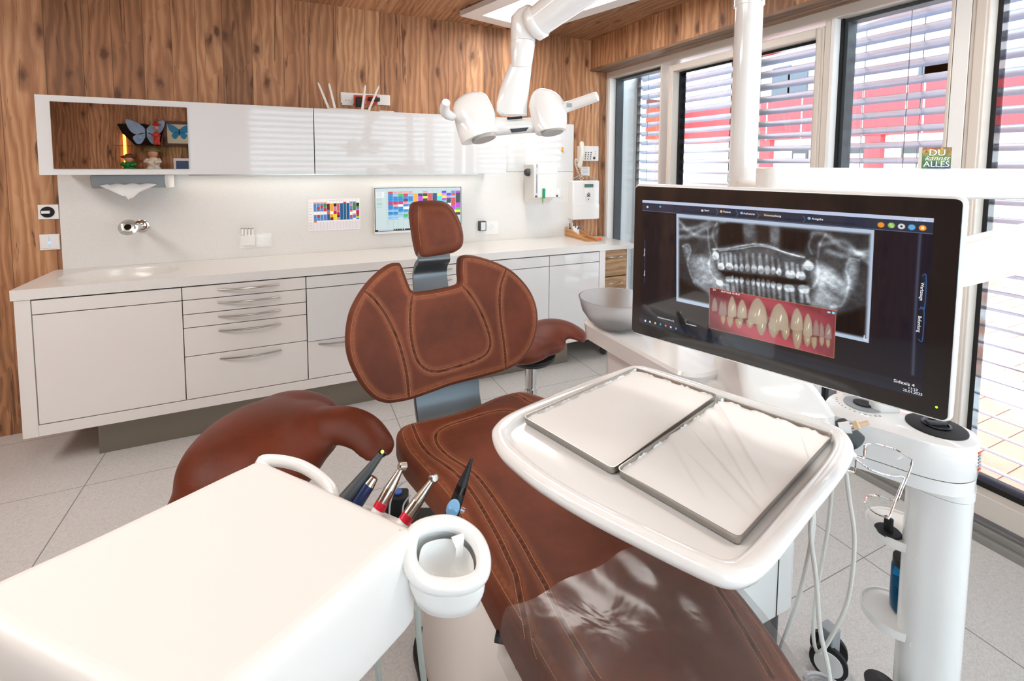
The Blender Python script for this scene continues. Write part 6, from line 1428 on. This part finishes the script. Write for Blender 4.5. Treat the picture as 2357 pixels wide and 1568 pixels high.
lh = [P(x, y, Z=z) for x, y, z in ((600, 1066, DZ-.012), (640, 1061, DZ-.012), (690, 1072, DZ-.016), (735, 1098, DZ-.024), (765, 1130, DZ-.034), (760, 1160, DZ-.045), (700, 1150, DZ-.045), (640, 1110, DZ-.03))]
ring_handle(lh, (.010, .012), du, 'oval_handle')
m = MB(); rail = catmull([P(955, 1222, Z=DZ-.06)+Vector((.0, -.01, 0)), P(800, 1165, Z=DZ-.06), P(640, 1100, Z=DZ-.06)], 5); m.tube(rail, .012, 12); m.build('holder_rail', M_whitem, du)
MB().tube([(-.12, .72, .10), (-.12, .72, .795)], .03, 20).build('stand_tube', M_whitem, du)
MB().prism(rrect(.36, .36, .08), 0, .10, Matrix.Translation((-.12, .72, 0))).build('stand_base', M_dgrey, du, bevel=.01)
for (x, y) in ((1012, 1258), (1058, 1288)):
    a_ = P(x, y, Z=DZ-.055); MB().loft([[a_+Vector((dx, dy, dz)) for dx, dy in ((-.006, 0), (.006, 0), (.006, .002), (-.006, .002))] for dz in (0, .02)]+[[a_+Vector((dx, dy+.006, .034)) for dx, dy in ((-.011, 0), (.011, 0), (.011, .002), (-.011, .002))]]).build('holder_fin', M_white, du)
# instruments
def instrument(name, lab, a, b, parts, cat='dental handpiece'):
    """a (base) to b (tip) with [(t0, t1, r0, r1, material, part name)]"""
    t = thing(name, lab, cat, a, 'handpieces in the delivery unit'); d = b-a
    for t0, t1, r0, r1, m_, pn in parts:
        n = 6; MB().tube([a+d*(t0+(t1-t0)*i/n) for i in range(n+1)], [r0+(r1-r0)*i/n for i in range(n+1)], 18).build(pn, m_, t)
    return t
M_navy = mat('navy_sleeve', (28, 44, 84), .3); M_red3 = mat('red_ring', (206, 24, 50), .35); M_ssteel = mat('satin_steel', (196, 186, 174), .22, metal=1)
def I(x, y, k): return P(x, y, k=k)
t = instrument('curing_light', 'black tapered curing light, farthest left of the five instruments', I(780, 1170, .80), I(880, 1042, .84), [(0, .18, .0125, .013, M_dgrey, 'grip'), (.18, .97, .013, .0055, M_dgrey, 'neck'), (.97, 1.03, .0075, .0072, M_blackg, 'tip')])
e = I(880, 1040, .833); MB().ball(e, .0028).build('lamp_spot', mat('yellow_glow', (255, 220, 60), .3, emit=4), t)
instrument('scaler_handpiece', 'short navy blue handpiece with silver tip, second from left', I(808, 1180, .80), I(862, 1099, .82), [(0, .78, .0115, .0098, M_navy, 'sleeve'), (.78, 1.0, .0095, .0068, M_ssteel, 'tip')])
def turbine(lab, a, b, head_dir, q=1.0):
    t = instrument('turbine_handpiece', lab, a, b, [(0, .14, .0105, .0105, M_white, 'coupling'), (.14, .27, .0108, .0108, M_red3, 'red_ring'), (.27, .52, .0102, .0098, M_ssteel, 'grip'), (.52, .93, .0098, .0045, M_ssteel, 'neck')])
    hd = Vector(head_dir).normalized(); hp = b-(b-a)*.03
    MB().tube([hp-hd*.0075, hp-hd*.006, hp+hd*.006, hp+hd*.0075], [.005, .0068, .0068, .005], 18).build('head', M_ssteel, t); MB().tube([hp-hd*.0076, hp-hd*.010], .003, 10).build('bur_chuck', M_black, t)
turbine('silver turbine handpiece with red ring, left one of the pair', I(862, 1190, .795), I(928, 1070, .83), (-.9, -.2, .35))
turbine('silver turbine handpiece with red ring, right one of the pair', I(918, 1218, .785), I(1000, 1098, .82), (.2, -.9, .5))
t = instrument('air_water_syringe', 'black syringe handpiece with pale blue oval button, farthest right of the five instruments', I(1012, 1262, .78), I(1086, 1056, .80), [(0, .36, .0115, .0120, M_black, 'handle'), (.36, .62, .0120, .0095, M_black, 'body'), (.62, .70, .0095, .0088, M_blackg, 'ring'), (.70, 1.0, .0088, .0022, M_black, 'nozzle')])
e = I(1043, 1170, .7685); vd = (I(1086, 1056, .80)-I(1012, 1262, .78)).normalized(); nd = (CAM-e).normalized(); xd = vd.cross(nd).normalized(); nd = xd.cross(vd)
MB().prism(ell(.0105, .0150, 28), 0, .004, frame_M(e, xd, vd, nd)).build('blue_button', mat('pale_blue_button', (124, 170, 206), .35), t, bevel=.0015)
for s_ in (-1, 1): MB().ball(e+xd*.005*s_+nd*.004, .0026, .0026, .0022).build('button_dot', MATS['pale_blue_button'], t)
MB().tube([e+xd*.012-nd*.006, e+xd*.019-nd*.006], .004, 10).build('chrome_stud', M_chrome, t)
# cables of the delivery unit
def cable(lab, pts, r, m_): return tag(MB().tube(catmull([P(x, y, k=k) for x, y, k in pts], 8), r, 8).build('instrument_cable', m_), lab, 'cable', 'instrument cables under the delivery unit')
M_gh = mat('greenish_grey_hose', (176, 188, 182), .35)
cable('grey hose dropping below the oval handle of the instrument table', [(960, 1400, .93), (963, 1450, .95), (970, 1520, .98), (980, 1600, 1.0)], .0062, M_gh)
cable('grey hose at the bottom edge below the instrument table', [(866, 1510, .95), (870, 1545, .97), (876, 1600, 1.0)], .0062, M_gh)
cable('thin grey cable curving between the two turbines', [(930, 1110, 1.0), (908, 1130, 1.0), (898, 1160, .98), (896, 1190, .97)], .0018, M_grey)
cable('thin grey cable right beside the second turbine', [(945, 1140, 1.0), (930, 1160, 1.0), (926, 1185, .98), (925, 1200, .97)], .0018, M_grey)
cable('pale hose at the lower left corner of the picture', [(2, 1500, .9), (5, 1540, .9), (10, 1600, .9)], .006, M_gh)
fc = thing('foot_control', 'black foot control with blue button on the floor left of the chair base', 'foot control', P(935, 1200, Z=0))
e = P(940, 1215, Z=0); Mf = Matrix.Translation((e.x, e.y, 0)) @ Matrix.Rotation(radians(-25), 4, 'Z')
MB().prism(rrect(.26, .16, .05), 0, .03, Mf).build('base', M_black, fc, bevel=.006); MB().prism(rrect(.085, .07, .012), .03, .135, Mf @ Matrix.Translation((-.05, .02, 0))).build('housing', M_black, fc, bevel=.006)
MB().prism(rrect(.03, .03, .012), .135, .145, Mf @ Matrix.Translation((-.045, .02, 0))).build('blue_button', mat('blue_cap', (70, 110, 190), .4), fc, bevel=.002)

# ================================================================== OPERATING LAMP
lamp = thing('operating_lamp', 'white twin-headed operating lamp with grips hanging above the headrest', 'operating lamp', P(1170, 270, k=1.5))
def L(x, y, k=1.5, dz=0): return P(1000+x*.2169, y*.2169, k=k)
Mv = Matrix(((RT.x, UP.x, -FW.x, 0), (RT.y, UP.y, -FW.y, 0), (RT.z, UP.z, -FW.z, 0), (0, 0, 0, 1)))
px_m = 1.5/FPX*.2169     # metres per crop pixel at the lamp
def loft_sections(secs, name, parent, m_=None, **kw):
    """secs: (centre, half width vector, half depth vector)"""
    m = MB(); m.loft([[c+a*cos(t)+b*sin(t) for t in [2*pi*j/24 for j in range(24)]] for c, a, b in secs]); return m.build(name, m_ or M_white, parent, angle=70, **kw)
R3, U3, F3 = RT.copy(), UP.copy(), FW.copy()
def pod(cx, top, bot_c, wtop, wmid, wbot, dbot, tiltv, name):
    secs = []
    for y, w_, d_, ox in top: secs.append((L(cx+ox, y), R3*w_*px_m, F3*d_*px_m))
    return secs
# left pod
sl = [(L(450, 978, 1.52), R3*14*px_m, F3*14*px_m), (L(445, 984, 1.52), R3*62*px_m, F3*52*px_m), (L(436, 998, 1.52), R3*104*px_m, F3*82*px_m), (L(425, 1020, 1.52), R3*140*px_m, F3*105*px_m), (L(412, 1058, 1.52), R3*178*px_m, F3*128*px_m), (L(408, 1100, 1.515), R3*202*px_m, F3*142*px_m), (L(412, 1150, 1.51), R3*220*px_m, F3*152*px_m), (L(425, 1220, 1.50), R3*222*px_m+U3*10*px_m, F3*160*px_m), (L(440, 1320, 1.49), R3*212*px_m+U3*22*px_m, F3*160*px_m+U3*10*px_m), (L(460, 1420, 1.48), R3*195*px_m+U3*48*px_m, F3*150*px_m-U3*10*px_m), (L(475, 1470, 1.475), R3*182*px_m+U3*62*px_m, F3*140*px_m-U3*20*px_m)]
loft_sections(sl, 'lamp_head', lamp)
sr = [(L(1140, 944, 1.52), R3*14*px_m, F3*14*px_m), (L(1146, 951, 1.52), R3*60*px_m, F3*52*px_m), (L(1156, 966, 1.52), R3*98*px_m, F3*82*px_m), (L(1168, 990, 1.52), R3*132*px_m, F3*105*px_m), (L(1180, 1030, 1.52), R3*163*px_m, F3*128*px_m), (L(1190, 1080, 1.515), R3*185*px_m, F3*142*px_m), (L(1196, 1130, 1.51), R3*197*px_m, F3*152*px_m), (L(1210, 1210, 1.50), R3*195*px_m, F3*160*px_m), (L(1220, 1300, 1.49), R3*185*px_m, F3*160*px_m), (L(1228, 1370, 1.48), R3*172*px_m+U3*10*px_m, F3*150*px_m-U3*10*px_m), (L(1235, 1400, 1.475), R3*160*px_m+U3*22*px_m, F3*140*px_m-U3*18*px_m)]
loft_sections(sr, 'lamp_head', lamp)
M_lens = mat('grey_lens', (176, 172, 166), .25)
for cx, cy, k_, ww, uu in ((525, 1468, 1.462, 122, 33), (1250, 1396, 1.462, 114, 20)):
    c = L(cx, cy, k_); m = MB(); a_, b_ = R3*ww*px_m+U3*uu*px_m, F3*75*px_m-U3*24*px_m; nrm_ = a_.cross(b_).normalized()
    if nrm_.z > 0: nrm_ = -nrm_
    m.loft([[c+nrm_*h_+(a_*cos(t)+b_*sin(t))*s_ for t in [2*pi*j/28 for j in range(28)]] for h_, s_ in ((-.012, 1.0), (.004, 1.0), (.006, .96))]); m.build('lens', M_lens, lamp, angle=50)
# bridge
m = MB(); m.loft([[L(x, y, 1.50)+F3*(d_*px_m) for y, d_ in ((yt, -60), (yt-15, 20), (yt, 100), (yb3, 90), (yb3+25, 0), (yb3, -80))] for x, yt, yb3 in ((560, 1240, 1430), (700, 1262, 1425), (850, 1268, 1405), (1000, 1255, 1395), (1120, 1235, 1400))]); m.build('bridge', M_white, lamp, angle=60, subsurf=1)
m = MB(); m.loft([[L(x, y, k_) for x, y in ((800, 1370), (1002, 1352), (972, 1392), (820, 1408))] for k_ in (1.452, 1.438)]); m.build('sensor_window', M_blackg, lamp, bevel=.001)
MB().tube([L(772, 1258, 1.48), L(930, 1246, 1.48)], .004, 8).build('cable_slot', M_black, lamp)
# neck, joint and elbow
secs = []
for y, x0, x1, d_ in ((1225, 690, 985, 80), (1180, 655, 985, 85), (1100, 655, 990, 95), (980, 680, 1005, 105), (860, 720, 1018, 110), (760, 762, 1030, 115), (700, 785, 1035, 118)): secs.append((L((x0+x1)/2, y, 1.52), R3*(x1-x0)/2*px_m, F3*d_*px_m))
loft_sections(secs, 'neck', lamp)
secs = []
for y, x0, x1, d_ in ((730, 805, 1030, 110), (690, 808, 1036, 118), (600, 806, 1052, 128), (480, 800, 1070, 136), (455, 806, 1066, 136)): secs.append((L((x0+x1)/2, y, 1.51)-U3*0, R3*(x1-x0)/2*px_m, F3*d_*px_m))
loft_sections(secs, 'swivel_joint', lamp)
m = MB(); m.ball(L(1030, 452, 1.56), .001)
secs = []
for y, x0, x1, d_ in ((452, 808, 1068, 136), (400, 806, 1075, 140), (330, 806, 1050, 140), (250, 808, 1050, 135), (180, 815, 1055, 120), (110, 880, 1050, 95), (72, 950, 1030, 60)): secs.append((L((x0+x1)/2, y, 1.51), R3*(x1-x0)/2*px_m, F3*d_*px_m))
loft_sections(secs, 'elbow', lamp)
a0, a1 = L(1120, 215, 1.47), P(1560, -190, k=1.22); dd = (a1-a0).normalized(); n2 = dd.cross(Vector((0, 0, 1))).normalized(); n3 = n2.cross(dd)
loft_sections([(a0-dd*.01, n2*.045, n3*.048), (a0+dd*.06, n2*.050, n3*.050), (a1, n2*.066, n3*.066)], 'spring_arm', lamp)
loft_sections([(a0-dd*.035, n2*.038, n3*.040), (a0-dd*.03, n2*.050, n3*.052), (a0-dd*.004, n2*.052, n3*.054), (a0+dd*.0, n2*.048, n3*.050)], 'arm_collar', lamp)
hub = Vector((pc.x-.02, pc.y-.075, 2.30)); loft_sections([(a1-dd*.02, n2*.04, n3*.04), (a1*.5+hub*.5, Vector((.035, 0, 0)), Vector((0, 0, .04))), (hub, Vector((.03, 0, 0)), Vector((0, 0, .035)))], 'upper_link', lamp)
# grips
g0, g1 = L(1395, 1140, 1.49), L(1735, 1020, 1.44); m = MB(); m.tube([g0-(g1-g0)*.25, g0, g0+(g1-g0)*.18], [.012, .0175, .0165], 20); m.build('grip_socket', M_white, lamp)
m = MB(); m.tube([g0+(g1-g0)*.12, g0+(g1-g0)*.2, g0+(g1-g0)*.9, g0+(g1-g0)*.98, g1], [.0165, .0165, .0155, .0145, .008], 22); m.build('grip', M_whitem, lamp)
MB().box(-.008, .008, -.006, .006, 0, .003, frame_M(L(1430, 1118, 1.462), R3, U3, -F3)).build('grip_latch', M_grey, lamp, bevel=.001)
m = MB(); pg = [L(200, 1240, 1.48), L(160, 1225, 1.46), L(115, 1190, 1.44), L(110, 1130, 1.42), L(125, 1085, 1.40)]; m.tube(catmull(pg, 4), [.012+.004*sin(i/16*pi) for i in range(17)], 18); m.build('grip', M_white, lamp)
MB().box(-.006, .006, -.008, .008, 0, .003, frame_M(L(178, 1210, 1.455), R3, U3, -F3)).build('grip_latch', M_grey, lamp, bevel=.001)
